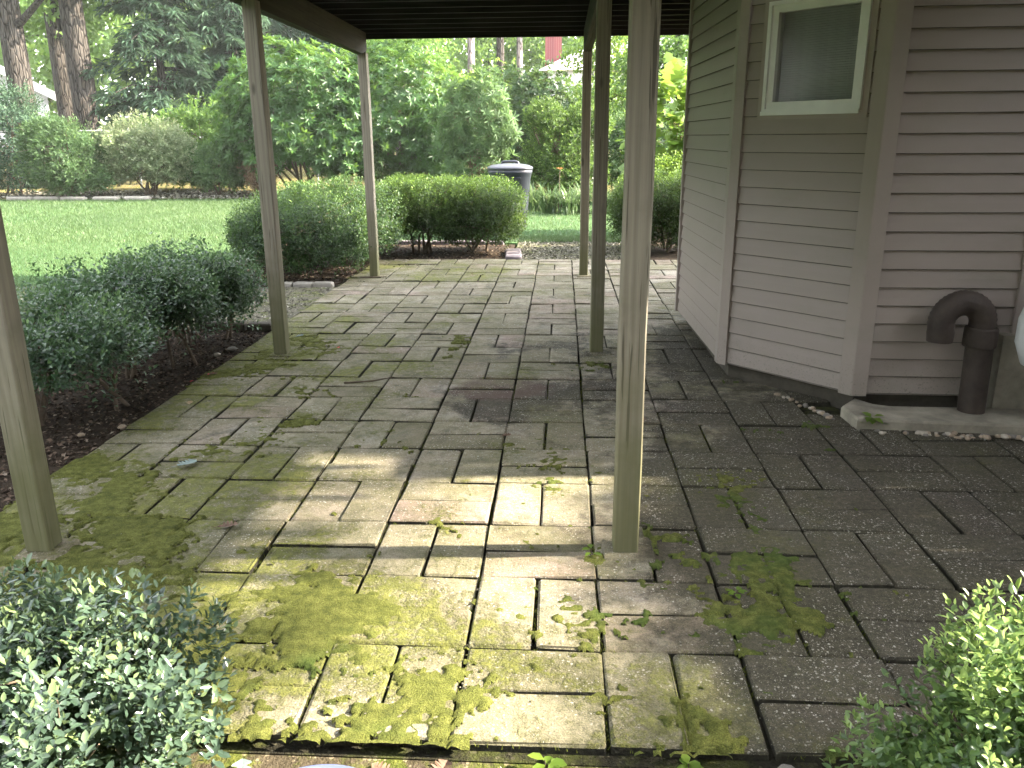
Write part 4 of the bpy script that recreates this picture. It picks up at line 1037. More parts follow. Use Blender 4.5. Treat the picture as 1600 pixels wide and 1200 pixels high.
def conifer(name, label, base, h, r0, rad, z0, n_br, mat, bark, seed, spray=.34, tone=.4, per=26, group=None):
    rng = np.random.default_rng(seed); t = empty(name, base, label, "tree", group); mb = MB()
    mb.tube([(0, 0, -.15), (.02, 0, h * .5), (0, 0, h)], [r0, r0 * .65, r0 * .1], 12)
    parts = []
    for i in range(n_br):
        z = z0 + (h - z0) * (i / n_br) ** .9; Lb = rad * (1 - .75 * (z - z0) / (h - z0)) * rng.uniform(.6, 1.1); a = rng.uniform(0, 6.28)
        d = np.array([math.cos(a), math.sin(a), 0]); 
        q = lambda u: np.array([0, 0, z]) + d * Lb * u + np.array([0, 0, Lb * (.22 * u - .42 * u * u)])
        mb.tube([q(0), q(.5), q(1)], [.035, .022, .006], 5)
        u = rng.uniform(.12, 1, per) ** .8; P = np.stack([q(x) for x in u]); sd_ = np.array([-d[1], d[0], 0])
        lat = rng.normal(0, 1, per)
        off = sd_[None] * (lat * .24 * Lb * (1.1 - u) * 1.0)[:, None] ; P = P + off + rng.normal(0, .06, (per, 3))
        for j in range(5):
            dd = unit(d[None] * .6 + sd_[None] * (lat * .6 + rng.normal(0, .5, per))[:, None] + np.array([0, 0, -.25]) + rng.normal(0, .28, (per, 3)))
            nn = unit(np.array([0, 0, 1]) + rng.normal(0, .3, (per, 3))); s = rng.uniform(.6, 1.15, per)
            parts.append((P + rng.normal(0, .05, (per, 3)), dd, nn, spray * s, spray * .20 * s, np.clip(tone + rng.normal(0, .14, per), 0, 1)))
    mb.build("trunk", bark, t); make_leaves("crown", parts, mat, t, False, .05, .25)
    return t

fluffy("border_shrub", "soft green shrub behind the lilies between the dark posts and the corner hedge", (1.9, 19.4, 0), [((1.9, 19.4, 1.1), (1.1, .8, 1.1), 2.1, -.95, .14, 1)], 1700, 88, MT['spirea'], .10, .04, "shrub", .5)
# big oaks at the far left (trunks in view, crowns mostly above it)
tree("oak_tree", "thick oak trunk at the picture edge beside the far white gable", (-16.1, 25.0, .15), 13, .36, [((0, 0, 11), (5, 4, 3.2)), ((2.2, -.5, 6.6), (2.6, 2.2, 1.4)), ((-2.4, 0, 6.8), (2.6, 2, 1.4))], 15000, MT['wood'], MT['bark'], 101, .24, .15, 110, .8, None, 10, (0.012, 0))
tree("oak_tree", "thickest straight oak trunk rising behind the dark spirea", (-14.75, 26.0, .2), 14, .37, [((0, 0, 12), (5, 4, 3.2)), ((.8, .6, 8.2), (3, 2.2, 1.4))], 10000, MT['wood'], MT['bark'], 102, .24, .15, 90, .8, None, 9)
tree("oak_tree", "darker oak trunk set back between the two thick trunks", (-17.7, 30.0, .4), 12, .34, [((0, 0, 9.5), (5, 4, 3.4)), ((1.0, .6, 5.8), (3, 2.2, 1.4))], 10000, MT['wood'], MT['bark'], 103, .24, .15, 90, .8, None, 9)
conifer("cedar_tree", "dark feathery cedar standing right of the thickest oak trunk", (-12.9, 27.4, .25), 9.5, .16, 2.7, .9, 120, MT['cedar'], MT['bark'], 111, .36, .35)
conifer("cedar_tree", "broad dark cedar with drooping sprays behind the pale shrub", (-10.9, 28.6, .3), 8.2, .15, 2.6, .8, 110, MT['cedar'], MT['bark'], 112, .36, .48)
conifer("spruce_tree", "pale bluish spruce beyond the cedars near the second left post", (-12.6, 36, .6), 13, .22, 3.6, 1.2, 120, MT['teal'], MT['bark'], 113, .50, .55)
conifer("spruce_tree", "soft bluish spruce above the rhododendron under the beam", (-8.2, 33, .5), 8.5, .2, 3.0, 1.2, 100, MT['teal'], MT['bark'], 114, .46, .40)
# slim trunks seen under the deck
tree("slim_tree", "slim pale tree trunk rising above the rhododendron under the deck edge", (-3.75, 36, .6), 12, .17, [((0, 0, 10), (3, 2.5, 2.6))], 3500, MT['wood'], MT['palebark'], 121, .26, .16, 50, .8, None, 6)
tree("slim_tree", "slim brownish tree trunk leaning slightly, nearer the brick chimney", (-2.65, 38, .7), 12, .19, [((0, 0, 10), (3, 2.5, 2.6))], 3500, MT['wood'], MT['bark'], 122, .26, .16, 50, .8, None, 6, (-.02, 0))
tree("slim_tree", "thin pale trunk close behind the brownish leaning one", (-1.95, 40, .7), 11, .16, [((0, 0, 9.5), (3, 2.5, 2.4))], 3500, MT['wood'], MT['palebark'], 123, .26, .16, 50, .8, None, 6)
# bushy trees of the neighbouring gardens
gt = [((2.9, 22.5, .1), 5.2, [((0, 0, 2.9), (1.8, 1.5, 2.4))], 9000, 'wood', "leafy green tree behind the lobed-leaf shrub near the house corner", .30),
      ((1.3, 25.5, .2), 5.4, [((0, 0, 2.9), (1.2, 1.2, 2.2))], 5000, 'lime', "light green young tree seen between the two nearer dark posts", .35),
      ((-2.3, 27.5, .3), 3.6, [((0, 0, 2.0), (1.7, 1.2, 1.25))], 6000, 'lime', "fresh yellow-green small tree above the airy shrub", .42),
      ((.9, 29.5, .4), 3.2, [((0, 0, 1.75), (1.5, 1.3, 1.25))], 5000, 'wood', "round green tree in front of the white hip roof", .42),
      ((-5.6, 29.0, .4), 5.6, [((0, 0, 3.2), (2.2, 1.5, 2.3))], 7000, 'wood', "pale green tree rising behind both rhododendrons", .55)]
for i, (b, h, cr, n, mt, lab, tn) in enumerate(gt):
    tree("garden_tree", lab, b, h, .09, cr, n, MT[mt], MT['bark'], 130 + i, .15, .085, 70, .55, None, 10, (0, 0), "tree", tn)
# farther woodland trees, light from behind
wt = [(-23, 40, 16), (-19.5, 44, 18), (-16, 47, 18), (-11.5, 48, 20), (-7.8, 46, 17), (-4.5, 52, 19), (-.6, 58, 20), (4.2, 53, 18), (8.5, 48, 17), (-27, 36, 16), (13, 42, 16), (-14.2, 41, 15)]
wl = ["behind the white gable house", "above the roof of the white gable house", "between the oak trunks", "behind the dark cedars", "right of the bluish spruces", "behind the slim pale trunk", "left of the brick chimney", "behind the white hip roof", "beyond the house corner", "beyond the picture-edge oak", "far behind the house", "between the spruce and the thickest oak"]
for i, (x, y, h) in enumerate(wt):
    tree("woodland_tree", "hazy light green woodland tree " + wl[i], (x, y, 1.1), h, .22, [((0, 0, h * .64), (3.8, 2.6, h * .34)), ((.6, -1, h * .26), (3.2, 2, h * .22))], 9000, MT['wood'], MT['bark'], 150 + i, .30, .19, 90, .95, "woodland trees behind the gardens", 8, (0, 0), "tree", .55)
def dapple_tree(label, base, regions, zr, seed):  # added unseen tree; leaf clumps set along sun rays to shape the shade
    rng = np.random.default_rng(seed); t = empty("garden_tree", base, label, "tree"); inv = -np.array(base); sv = np.array(SUNV); C = []
    for (x0, x1, y0, y1, n) in regions:
        for i in range(n):
            g = np.array([rng.uniform(x0, x1), rng.uniform(y0, y1), 0]); C.append(g + sv * rng.uniform(*zr) / sv[2])
    C = np.array(C) + inv; mb = MB(); cx = C.mean(0)
    mb.tube([(0, 0, -.1), (.05, 0, cx[2] * .5), (cx[0] * .8, cx[1] * .8, cx[2])], [.16, .12, .04], 10)
    for i in rng.choice(len(C), min(14, len(C)), False):
        e = Vector(C[i]); a = Vector((cx[0] * .4, cx[1] * .4, cx[2] * .75)); mb.tube([a, a.lerp(e, .5) + Vector((0, 0, .1)), e], [.05, .03, .01], 6)
    mb.build("trunk", MT['bark'], t); per = 70; ci = np.repeat(np.arange(len(C)), per); n = len(ci); g = rng.normal(0, 1, (n, 3)); g /= np.maximum(1, np.linalg.norm(g, axis=1, keepdims=True) / 1.5)
    P = C[ci] + g * np.array([.2, .2, .15]); D = unit(rng.normal(0, 1, (n, 3))); N = unit(rng.normal(0, .6, (n, 3)) + np.array([0, 0, 1])); s = rng.uniform(.7, 1.2, n)
    make_leaves("crown", [(P, D, N, .12 * s, .08 * s, np.clip(rng.normal(.4, .15, n), 0, 1))], MT['cedar'], t)
dapple_tree("leafy tree added out of view beyond the board fence to dapple the near patio", (12.6, -2.2, -.05), [(.46, .78, 1.6, 3.5, 20), (-1.2, -.2, 1.5, 2.3, 2), (-1.3, -.8, 2.7, 3.5, 3)], (7.0, 8.6), 222)
dapple_tree("small leafy tree added out of view behind the house to dapple the far patio", (8.6, 10.6, -.05), [(-2.4, 1.6, 9.1, 10.55, 105)], (4.2, 6.0), 221)
for i, (x, y, h) in enumerate(((-16.5, -11, 7.4), (-15.5, -5.5, 7.0), (-16.2, -.5, 7.2), (-15.4, 4.5, 7.0), (-16.4, 9.5, 7.4), (-17.6, 14.5, 7.8), (-20.5, 19.5, 8.6))):  # out-of-view belt added to block low sky from the lawn side
    tree("sky_screen_tree", "bushy unseen tree added along the lawn side boundary to screen low sky", (x, y, -.05), h, .2, [((0, 0, h * .62), (2.6, 2.9, h * .36)), ((.3, 0, h * .24), (2.2, 2.9, h * .22))], 11000, MT['cedar'], MT['bark'], 240 + i, .27, .18, 100, .85, "added trees screening the sky along the lawn boundary", 8)
for i, (x, y, h) in enumerate(((9.6, -3.4, 6.6), (8.9, -2.6, 5.6), (8.2, 3.9, 4.3), (8.0, 1.0, 4.1), (6.4, -1.4, 4.0))):  # added out of view to block low sky on the fence side
    tree("sky_screen_tree", "dense dark unseen tree added beyond the board fence to block low sky", (x, y, -.05), h, .2, [((0, 0, h * .62), (1.8, 2.0, h * .36)), ((0, 0, h * .24), (1.8, 2.0, h * .24))], 9000, MT['cedar'], MT['bark'], 260 + i, .27, .18, 100, .8, "added sky-blocking trees beyond the board fence", 8)
# unseen trees added behind the photographer to cut the sky light
for i, (x, y, h, lab) in enumerate(((-9.5, -7, 10, "broad tree added behind the photographer at the lawn side to cut sky light"), (-3.8, -6.5, 11, "broad tree added right behind the photographer to cut sky light"))):
    tree("garden_tree", lab, (x, y, -.05), h, .28, [((0, 0, h * .62), (3.3, 2.2, h * .34)), ((0, .3, h * .25), (3, 1.6, h * .2))], 18000, MT['cedar'], MT['bark'], 210 + i, .20, .13, 150, .9, None, 10)

def woods():
    rng = np.random.default_rng(300); n = 20000
    x = rng.uniform(-60, 40, n); y = rng.uniform(62, 74, n); top = 9 + 6 * fbm(x * .12, x * 0, 4); z = 1 + rng.random(n) ** .8 * top
    P = np.stack([x, y, z], 1); D = unit(rng.normal(0, 1, (n, 3))); N = unit(rng.normal(0, .6, (n, 3)) + np.array([0, -.3, 1])); s = rng.uniform(.6, 1.3, n)
    o = make_leaves("far_woods", [(P, D, N, .95 * s, .6 * s, np.clip(.5 + .35 * (fbm(x * .25, z * .3, 5) - .5) * 2 + rng.normal(0, .1, n), 0, 1))], MT['wood'])
    tag(o, "far-off pale green woods closing the view", "woods", kind='stuff')
woods()

# ------------------------------------------------------------------ neighbours' houses
def brick_mat():
    m = Mat("painted_brick", .85, .2); o = m.obj()
    b = m.n("TexBrick", {"Vector": m.mapv(o, (1, 1, 1)), "Scale": 4.0, "Color1": (.26, .075, .075, 1), "Color2": (.20, .055, .06, 1), "Mortar": (.45, .3, .28, 1), "Mortar Size": .012})
    m.color(b.outputs[0]); return m.m
def gable_house():
    h = empty("gable_house", (-24.7, 34, .9), "pale neighbouring house with a white gable edge half hidden by the picture-edge trunk", "house", None, R(35))
    mb = MB(); mb.add([(-3.3, 0, 0), (3.3, 0, 0), (3.3, 0, 2.55), (0, 0, 4.35), (-3.3, 0, 2.55), (-3.3, 8, 0), (3.3, 8, 0), (3.3, 8, 2.55), (0, 8, 4.35), (-3.3, 8, 2.55)],
                      [(0, 1, 2, 3, 4), (9, 8, 7, 6, 5), (1, 6, 7, 2), (5, 0, 4, 9)]); mb.build("wall", MT['housepale'], h)
    mb = MB()
    for s in (-1, 1):
        a = [(0, -.35, 4.42), (s * 3.75, -.35, 2.37), (s * 3.75, 8.3, 2.37), (0, 8.3, 4.42)]
        b = [(p[0], p[1], p[2] + .1) for p in a]; mb.add(a + b, [(0, 1, 2, 3), (7, 6, 5, 4), (0, 4, 5, 1), (1, 5, 6, 2), (2, 6, 7, 3)])
    mb.build("roof", MT['shingle'], h)
    for s in (-1, 1):
        mb = MB(); a = [(0, -.40, 4.14), (s * 3.8, -.40, 2.07), (s * 3.8, -.40, 2.36), (0, -.40, 4.53)]; b = [(p[0], p[1] + .045, p[2]) for p in a]
        mb.add(a + b, [(0, 1, 2, 3), (7, 6, 5, 4), (3, 2, 6, 7), (1, 0, 4, 5), (2, 1, 5, 6)]); mb.build("rake_board", MT['trimwhite'], h)
    mb = MB(); mb.box(-.9, -.2, 1.4, 2.0, 3.9, 5.3); mb.build("chimney", MT['housepale'], h)
    w = MB(); w.box(1.2, 2.1, -.03, .02, .9, 2.1); wo = w.build("window", plain("dark_window", (.05, .06, .07), .2, .5, .1), h)
    w = MB(); w.box(1.1, 2.2, -.05, .0, 2.105, 2.2); w.build("lintel", MT['trimwhite'], wo)
gable_house()
def hip_house():
    h = empty("hip_roof_house", (3.4, 44, .8), "pale neighbouring house with a bright hip roof and red brick chimney seen under the deck", "house")
    mb = MB(); mb.box(-4.1, 5, 0, 8, -.3, 3.85); mb.build("wall", MT['housepale'], h)
    mb = MB(); mb.add([(-4.6, -.5, 3.85), (5.5, -.5, 3.85), (5.5, 8.5, 3.85), (-4.6, 8.5, 3.85), (-1.2, 4, 5.75), (2.2, 4, 5.75)], [(0, 1, 5, 4), (1, 2, 5), (2, 3, 4, 5), (3, 0, 4), (3, 2, 1, 0)]); mb.build("roof", MT['shingle'], h)
    mb = MB(); mb.box(-4.35, -3.45, 4.2, 5.1, 0, 6.6); ch = mb.build("chimney", brick_mat(), h)
    mb = MB(); mb.box(-4.42, -3.38, 4.13, 5.17, 6.6, 6.72); mb.build("chimney_cap", MT['edging'], ch)
    for x in (-2.6, .2, 3.0):
        w = MB(); w.box(x, x + 1, -.03, .03, 1.5, 3.0); w.build("window", plain("dark_window", (.05, .06, .07), .2, .5, .1), h)
hip_house()

# chain link fence behind the border
def fence():
    f = empty("chain_link_fence", (-12, 24.6, 0), "thin grey chain link fence running behind the border shrubs", "fence")
    mb = MB(); mb.tube([(-6, 0, 1.74), (16, .2, 1.74)], .021, 8); mb.build("top_rail", MT['fencemetal'], f)
    for i in range(9):
        mb = MB(); mb.tube([(-6 + i * 2.7, .02, -.2), (-6 + i * 2.7, .02, 1.78)], .03, 8); mb.build("fence_post", MT['fencemetal'], f)
    V = []; F = []; w = .0022; n = 0
    for sgn in (-1, 1):
        x = -7.7
        while x < 16:
            a, b = (x, 0, .1), (x + sgn * 1.6, 0, 1.7)
            V += [(a[0] - w, .012 * sgn, a[2]), (a[0] + w, .012 * sgn, a[2]), (b[0] + w, .012 * sgn, b[2]), (b[0] - w, .012 * sgn, b[2])]; F.append((n, n + 1, n + 2, n + 3)); n += 4; x += .075
    o = link("wire_mesh", np_mesh("wire_mesh", np.array(V), np.array(F)), MT['fencemetal'], f); o["kind"] = "stuff"
fence()

# ------------------------------------------------------------------ small things on the ground
def lobed_leaf(name, label, loc, size, mat, seed, rz, curl=.35, lobes=5, group=None, cat="leaf"):
    rg = random.Random(seed); n = lobes * 2 * 2 + 2; out = [(0, 0)]
    pts = []
    for side in (1, -1):
        s_ = []
        for i in range(lobes):
            u = .12 + .8 * i / lobes; w = .36 * math.sin(math.pi * min(1, u * 1.02)) ** .7
            s_ += [(u, w * .35), (u + .06, w * rg.uniform(.85, 1.15)), (u + .11, w * .9)]
        pts.append([(a, side * b) for a, b in s_])
    ring = [(0, 0)] + pts[0] + [(1, 0)] + pts[1][::-1]
    mb = MB(); nr = len(ring); cen = []
    V = [((x - .5) * size, y_ * size, (curl * (abs(y_) ** 1.3) + .25 * curl * (x - .5) ** 2 * 2 + rg.uniform(0, .05)) * size + .003) for x, y_ in ring]
    mid = [((x - .5) * size, 0, .004 + .1 * curl * (x - .5) ** 2 * size) for x, y_ in pts[0]]
    k = len(V); V += mid; F = []
    h = len(pts[0]); L0 = [0] + list(range(1, h + 1)) + [h + 1]; Rr = [0] + [nr - 1 - i for i in range(h)] + [h + 1]; Md = [0] + list(range(k, k + h)) + [h + 1]
    for i in range(h + 1):
        for A in (L0, Rr):
            q = [Md[i], Md[i + 1], A[i + 1], A[i]]; q2 = []
            for v in q:
                if v not in q2: q2.append(v)
            if len(q2) > 2: F.append(tuple(q2))
    mb.add(V, F); mb.tube([(-.5 * size, 0, .004), (-.72 * size, .03 * size, .01)], .0012, 4)
    return tag(mb.build(name, mat, None, loc, (rg.uniform(-.08, .08), rg.uniform(-.08, .08), rz)), label, cat, group)
lobed_leaf("fallen_leaf", "curled reddish brown oak leaf on the mossy pavers", (-1.31, 2.88, .006), .085, MT['brownleaf'], 1, .3)
lobed_leaf("fallen_leaf", "pale bluish green oak leaf lying on the pavers by the soil bed", (-1.76, 3.51, .006), .11, MT['blueleaf'], 2, 1.1, .2)
lobed_leaf("fallen_leaf", "brown leaf at the paver edge where the second left post stands", (-2.27, 5.02, .006), .085, MT['brownleaf'], 3, .2)
lobed_leaf("fallen_leaf", "small tan leaf on the pavers between the two left posts", (-2.15, 4.42, .006), .060, MT['tanleaf'], 4, 2.0)
lobed_leaf("fallen_leaf", "dry brown leaf scrap just past the nearest house-side post", (.44, 4.19, .006), .085, MT['brownleaf'], 5, 1.5, .6)
lobed_leaf("fallen_leaf", "brown leaf scrap on the dark stained pavers in mid patio", (-.27, 3.95, .006), .06, MT['brownleaf'], 6, .7, .5)
lobed_leaf("fallen_leaf", "folded brown leaf in the moss just outside the front paver edge", (-.285, 1.655, -.03), .075, MT['brownleaf'], 7, 1.2, .6)
lobed_leaf("fallen_leaf", "flat brown leaf in the front moss next to a dry stem", (-.43, 1.655, -.03), .062, MT['brownleaf'], 8, 2.8, .3)
lobed_leaf("fallen_leaf", "tiny tan leaf in the front moss beside the seedling", (-.14, 1.655, -.03), .05, MT['tanleaf'], 9, .2, .3)
lobed_leaf("fallen_leaf", "white tattered leaf near the base of the second left post", (-2.02, 6.1, .006), .07, MT['blueleaf'], 10, .6, .4)
lobed_leaf("fallen_leaf", "pale ivy leaf lying at the front edge beside the near holly", (-.775, 1.625, -.02), .075, MT['blueleaf'], 12, 1.9, .2, 3)
rg = random.Random(5)
for (x, y, lab) in ((-2.33, 4.86, "red petal on the edge of the soil bed"), (-1.62, 5.75, "red petal on the pavers past the second left post"), (-2.28, 5.02, "pinkish red petal next to a brown leaf at the soil bed edge")):
    lobed_leaf("fallen_petal", lab, (x, y, .006), .035, MT['redpetal'], rg.randrange(99), rg.uniform(0, 6), .5, 2, None, "petal")
def twig_(label, pts, r=.0035):
    mb = MB(); mb.tube(pts, [r, r * .9, r * .5], 6); tag(mb.build("twig", MT['stemb']), label, "twig")
twig_("thin dark twig lying on the pavers in mid patio", [(-1.35, 4.86, .01), (-1.18, 4.90, .012), (-1.06, 5.0, .01)], .006)
twig_("pale straight twig on the pavers under the windowed wall", [(1.33, 5.18, .008), (1.42, 5.12, .01), (1.52, 5.03, .008)], .004)
twig_("short twig lying at the foot of the third left post", [(-2.20, 8.86, .01), (-2.05, 8.84, .02), (-1.92, 8.93, .01)], .006)

def weed(name, label, loc, n, L, W, mat, seed, h=.03):
    rng = np.random.default_rng(seed); t = empty(name, loc, label, "weed"); a = rng.uniform(0, 6.28) + np.arange(n) * 2.4
    P = np.stack([np.cos(a) * .006, np.sin(a) * .006, rng.uniform(.4, 1, n) * h], 1); D = np.stack([np.cos(a), np.sin(a), rng.uniform(-.1, .35, n)], 1)
    o = make_leaves("leaves", [(P, D, np.tile([0, 0, 1.], (n, 1)), L * rng.uniform(.7, 1.1, n), W * rng.uniform(.8, 1.1, n), np.clip(rng.normal(.7, .15, n), 0, 1))], mat, t, True, .12, .15)
    mb = MB()
    for i in range(min(n, 6)): mb.tube([(0, 0, -.02), tuple(P[i])], .0012, 4)
    mb.build("stem", MT['stemb'], t)
weed("seedling", "two-leaved green seedling in the joint beside the nearest house-side post", (.125, 2.72, .0), 4, .042, .022, MT['lime'], 1)
weed("weed", "green leafy weed growing at the end of the concrete curb", (1.64, 4.16, .01), 16, .075, .04, MT['lime'], 2, .06)
weed("weed", "bright clover-like weed at the middle of the front paver edge", (-.02, 1.68, -.045), 6, .045, .030, MT['lime'], 3, .05)
weed("weed", "round-leaved weed at the front edge below the house-side pavers", (.33, 1.675, -.045), 12, .032, .026, MT['lime'], 4, .05)
weed("weed", "second round-leaved weed next to the white pebble at the front edge", (.45, 1.65, -.045), 8, .03, .024, MT['lime'], 5, .04)
weed("weed", "narrow weed sprouting beside the second left post", (-2.13, 5.95, 0), 7, .06, .02, MT['lime'], 6, .06)
weed("weed", "tiny weed in the moss where pavers meet the dark damp side", (.60, 2.47, .0), 7, .03, .02, MT['lime'], 7, .02)

def boulder(name, label, loc, dims, seed, mat):
    rng = np.random.default_rng(seed); mb = MB(); vs = []; n, m = 14, 8
    for a in range(1, m):
        th = math.pi * a / m
        for k in range(n):
            ph = 2 * math.pi * k / n; d = np.array([math.sin(th) * math.cos(ph), math.sin(th) * math.sin(ph), math.cos(th)])
            q = 1 + .10 * math.sin(d[0] * 4 + seed) + .09 * math.sin(d[1] * 5 + 2 * seed) + rng.normal(0, .025); vs.append(d * q * np.array(dims))
    k0 = len(vs); vs += [np.array([0, 0, dims[2]]), np.array([0, 0, -dims[2]])]
    fs = [(a * n + k, (a + 1) * n + k, (a + 1) * n + (k + 1) % n, a * n + (k + 1) % n) for a in range(m - 2) for k in range(n)]
    fs += [(k0, k, (k + 1) % n) for k in range(n)] + [(k0 + 1, (m - 2) * n + (k + 1) % n, (m - 2) * n + k) for k in range(n)]
    mb.add(vs, fs, True); return tag(mb.build(name, mat, None, loc), label, "rock")
boulder("rock", "purplish brown rock at the front edge behind the blue-grey pot rim", (-.555, 1.60, -.045), (.075, .05, .05), 3, MT['rock'])
boulder("rock", "tan rock at the front edge beside the house-side holly", (.80, 1.66, -.05), (.075, .05, .055), 5, plain("tan_stone", (.34, .27, .21), .9, .2, .3, 9, .6, 40))
def pot():
    p = empty("garden_pot", (-.455, 1.19, -.034), "pale blue-grey pot whose rounded rim shows at the bottom of the picture", "pot")
    mb = MB(); mb.lathe([(.10, 0), (.125, .12), (.150, .235), (.160, .245), (.166, .258), (.164, .270), (.156, .274), (.148, .268), (.14, .25), (.13, .235)], 48, cap=(True, False)); mb.build("pot_body", MT['pot'], p)
    mb = MB(); mb.lathe([(.139, .236), (.08, .242), (.001, .245)], 32, cap=(True, True)); mb.build("potting_soil", MT['soil'], p); p.scale = (1, 1, 1.08)
pot()

# moss and grass sprigs on the front strip and in the joints
def sprigs():
    rng = np.random.default_rng(77); n = 16000
    x = rng.uniform(-1.1, 1.6, n); y = rng.uniform(1.50, 1.725, n); k = fbm(x * 7, y * 7, 2); ok = k > .47; x, y = x[ok], y[ok]; n = len(x)
    z = np.full(n, -.056); h = rng.uniform(.008, .026, n)
    # joints
    m = 14000; jx = rng.uniform(-2.3, 1.6, m); jy = rng.uniform(1.74, 5.4, m); half = rng.random(m) < .5
    jx = np.where(half, GX + np.round((jx - GX) / .205) * .205 + rng.normal(0, .004, m), jx); jy = np.where(half, jy, GY + np.round((jy - GY) / .205) * .205 + rng.normal(0, .004, m))
    k = fbm(jx * 2.3, jy * 2.3, 12) + .12 * (jx < -.6) + .1 * (jy < 2.6); ok = (k > .56) & (jx + jy * .1 < 1.2); jx, jy = jx[ok], jy[ok]
    x = np.concatenate([x, jx]); y = np.concatenate([y, jy]); z = np.concatenate([z, np.full(len(jx), -.016)]); h = np.concatenate([h, rng.uniform(.010, .018, len(jx))]); n = len(x)
    a = rng.uniform(0, 6.28, n); B = np.stack([x, y, z], 1); Sx = np.stack([np.cos(a), np.sin(a), 0 * a], 1) * .0016
    T = B + np.stack([rng.normal(0, .4, n) * h, rng.normal(0, .4, n) * h, h], 1)
    V = np.stack([B - Sx, B + Sx, T], 1).reshape(-1, 3)
    tag(link("moss_sprigs", np_mesh("moss_sprigs", V, np.arange(3 * n).reshape(-1, 3), np.repeat(np.clip(rng.normal(.5, .2, n), 0, 1), 3)), MT['mossb']), "short moss and grass sprigs along the front edge and in the paver joints", "moss", kind='stuff')
sprigs()

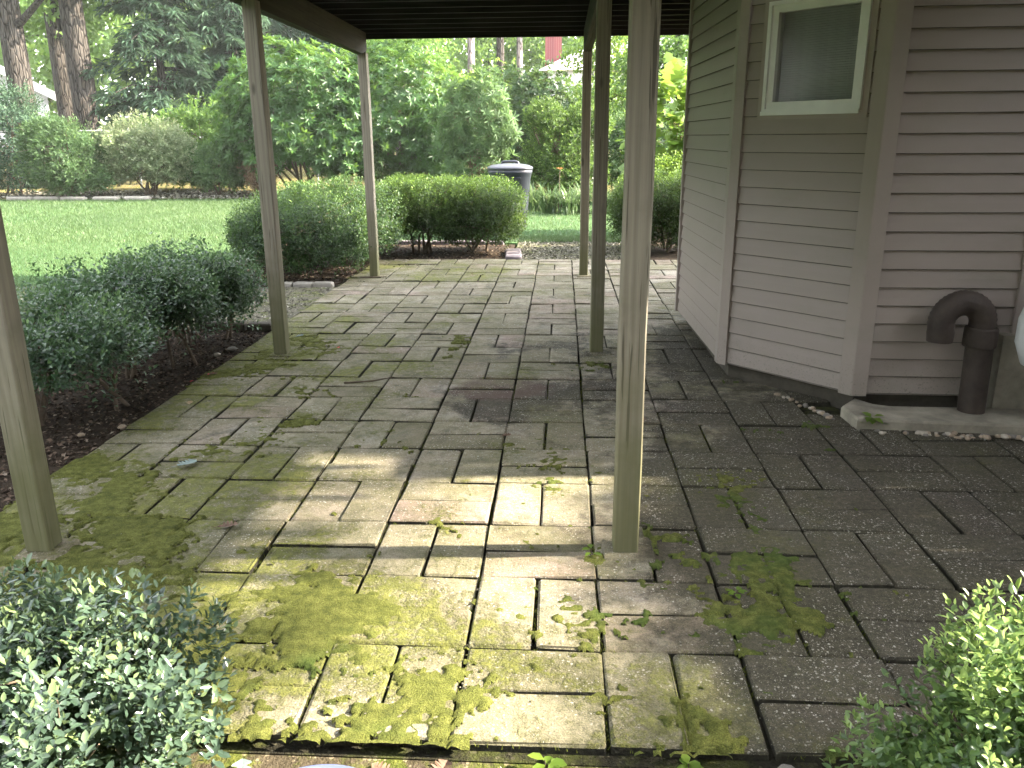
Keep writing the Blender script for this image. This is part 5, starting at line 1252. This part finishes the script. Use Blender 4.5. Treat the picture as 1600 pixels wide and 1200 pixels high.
# ------------------------------------------------------------------ humid summer air
def moss_cushions():
    st = .011; xs = np.arange(-2.33, 1.45, st); ys = np.arange(1.71, 6.2, st); X, Y = np.meshgrid(xs, ys)
    def bl(cx, cy_, rx, ry, w): return w * np.clip(1 - ((X - cx) / rx) ** 2 - ((Y - cy_) / ry) ** 2, 0, 1)
    jx = np.abs((X - GX) / .205 - np.round((X - GX) / .205)) * .205; jy = np.abs((Y - GY) / .205 - np.round((Y - GY) / .205)) * .205
    joint = np.exp(-(np.minimum(jx, jy) / .022) ** 2)
    mk = fbm(X * 2.6, Y * 2.6, 41, 6, .62) + (fbm(X * 26, Y * 26, 43, 3) - .5) * .34 + .045 * joint
    mk += bl(-1.45, 2.35, 1.3, 1.0, .165) + bl(-1.9, 4.4, .8, 1.9, .08) + bl(-.9, 2.0, .9, .6, .08) + bl(.32, 1.85, .8, .5, .14) + bl(.62, 2.45, .3, .35, .075) + bl(.9, 3.3, .45, .6, .09) + bl(-2.25, 4, .2, 3, .06)
    mk -= .045 * (X > .3) + .04 * (Y > 4.2) + .05 * np.clip((Y - 2.6) / .8, 0, 1) * np.clip((X + 1.6) / .6, 0, 1); mk += (fbm(X * 55, Y * 55, 67, 2) - .5) * .16
    for (px, py, h) in POSTS: mk += .16 * np.exp(-(((X - px) ** 2 + (Y - py) ** 2) / .09 ** 2))
    mk -= .13 * np.exp(-(np.minimum(jx, jy) / .0055) ** 2) * (fbm(X * 5, Y * 5, 61, 3) < .56)
    t = np.clip((mk - .668) / .20, -.4, 1)
    Z = np.where(t > 0, .0012 + .0075 * np.sqrt(np.clip(t, 0, 1)) + .0035 * (fbm(X * 70, Y * 70, 47, 2) - .4), -.006)
    nx = len(xs); V = np.stack([X + (fbm(X * 60, Y * 60, 51, 2) - .5) * .01, Y, Z], -1).reshape(-1, 3); on = (t > 0).ravel()
    i = np.arange((len(ys) - 1) * nx).reshape(len(ys) - 1, nx)[:, :-1].ravel(); F = np.stack([i, i + 1, i + nx + 1, i + nx], 1)
    F = F[on[F].sum(1) >= 2]; u, inv_ = np.unique(F, return_inverse=True); F = inv_.reshape(F.shape)
    m = Mat("moss_cushion", .95, .1); P = m.pos(); f = m.noise(P, 26, 5, .7); g = m.noise(P, 260, 3, .7)
    col = m.ramp(f, [(.28, (.050, .058, .016)), (.5, (.098, .108, .026)), (.74, (.17, .175, .050))])
    col = m.mix(1.0, col, m.ramp(g, [(.3, (.45, .45, .45)), (.5, (1, 1, 1)), (.7, (1.5, 1.5, 1.45))]), 'MULTIPLY')
    col = m.mix(m.step(m.math('ADD', m.noise(m.mapv(P, loc=(4, 1, 0)), 2.2, 4, .6), m.math('MULTIPLY', m.n('SeparateXYZ', {0: P}).outputs[0], .10)), .48, .66), col, m.ramp(f, [(.28, (.028, .045, .012)), (.5, (.060, .088, .020)), (.74, (.11, .14, .036))]))
    m.color(col); m.bump(m.math('ADD', g, m.noise(P, 110, 3, .7)), 1.0, .008)
    o = link("moss", np_mesh("moss", V[u], F, None, True), m.m); tag(o, "raised cushions of yellow-green moss over the pavers and joints", "moss", kind='stuff')
moss_cushions()
def crumbs():
    rng = np.random.default_rng(91); n = 2600; x = rng.uniform(-2.3, 2.4, n); y = 1.75 + 6.5 * rng.random(n) ** 1.3; ok = ~((x > 1.0) & (y > 4.1)); x, y = x[ok], y[ok]
    # half of it gathers in the joints
    h = rng.random(len(x)); x = np.where(h < .3, GX + np.round((x - GX) / .205) * .205 + rng.normal(0, .008, len(x)), x); y = np.where((h > .3) & (h < .6), GY + np.round((y - GY) / .205) * .205 + rng.normal(0, .008, len(x)), y); n = len(x)
    s = rng.uniform(.002, .0055, n); a = rng.uniform(0, 6.28, n)
    P = np.stack([x, y, np.full(n, .0045)], 1); D = np.stack([np.cos(a), np.sin(a), rng.normal(0, .2, n)], 1); N = unit(np.stack([rng.normal(0, .3, n), rng.normal(0, .3, n), np.ones(n)], 1))
    V, F, k = leaf_geo(P, D, N, s * 1.9, s, False, .3, .1)
    tag(link("leaf_crumbs", np_mesh("leaf_crumbs", V, F, np.repeat(rng.random(n), k)), grm.m), "tiny pale and brown crumbs scattered over the pavers", "debris", kind='stuff')
crumbs()

def haze():
    m = bpy.data.materials.new("haze_air"); m.use_nodes = True; t = m.node_tree; t.nodes.remove(t.nodes["Principled BSDF"])
    v = t.nodes.new("ShaderNodeVolumePrincipled"); v.inputs["Color"].default_value = (.90, .95, .93, 1); v.inputs["Density"].default_value = HAZE; v.inputs["Anisotropy"].default_value = 0.0
    t.links.new(v.outputs[0], t.nodes["Material Output"].inputs["Volume"])
    mb = MB(); mb.box(-165, 165, -65, 225, -1.3, 26); tag(mb.build("haze", m), "thin bright haze in the summer air", "haze", kind='stuff')
HAZE = 0.0006
haze()
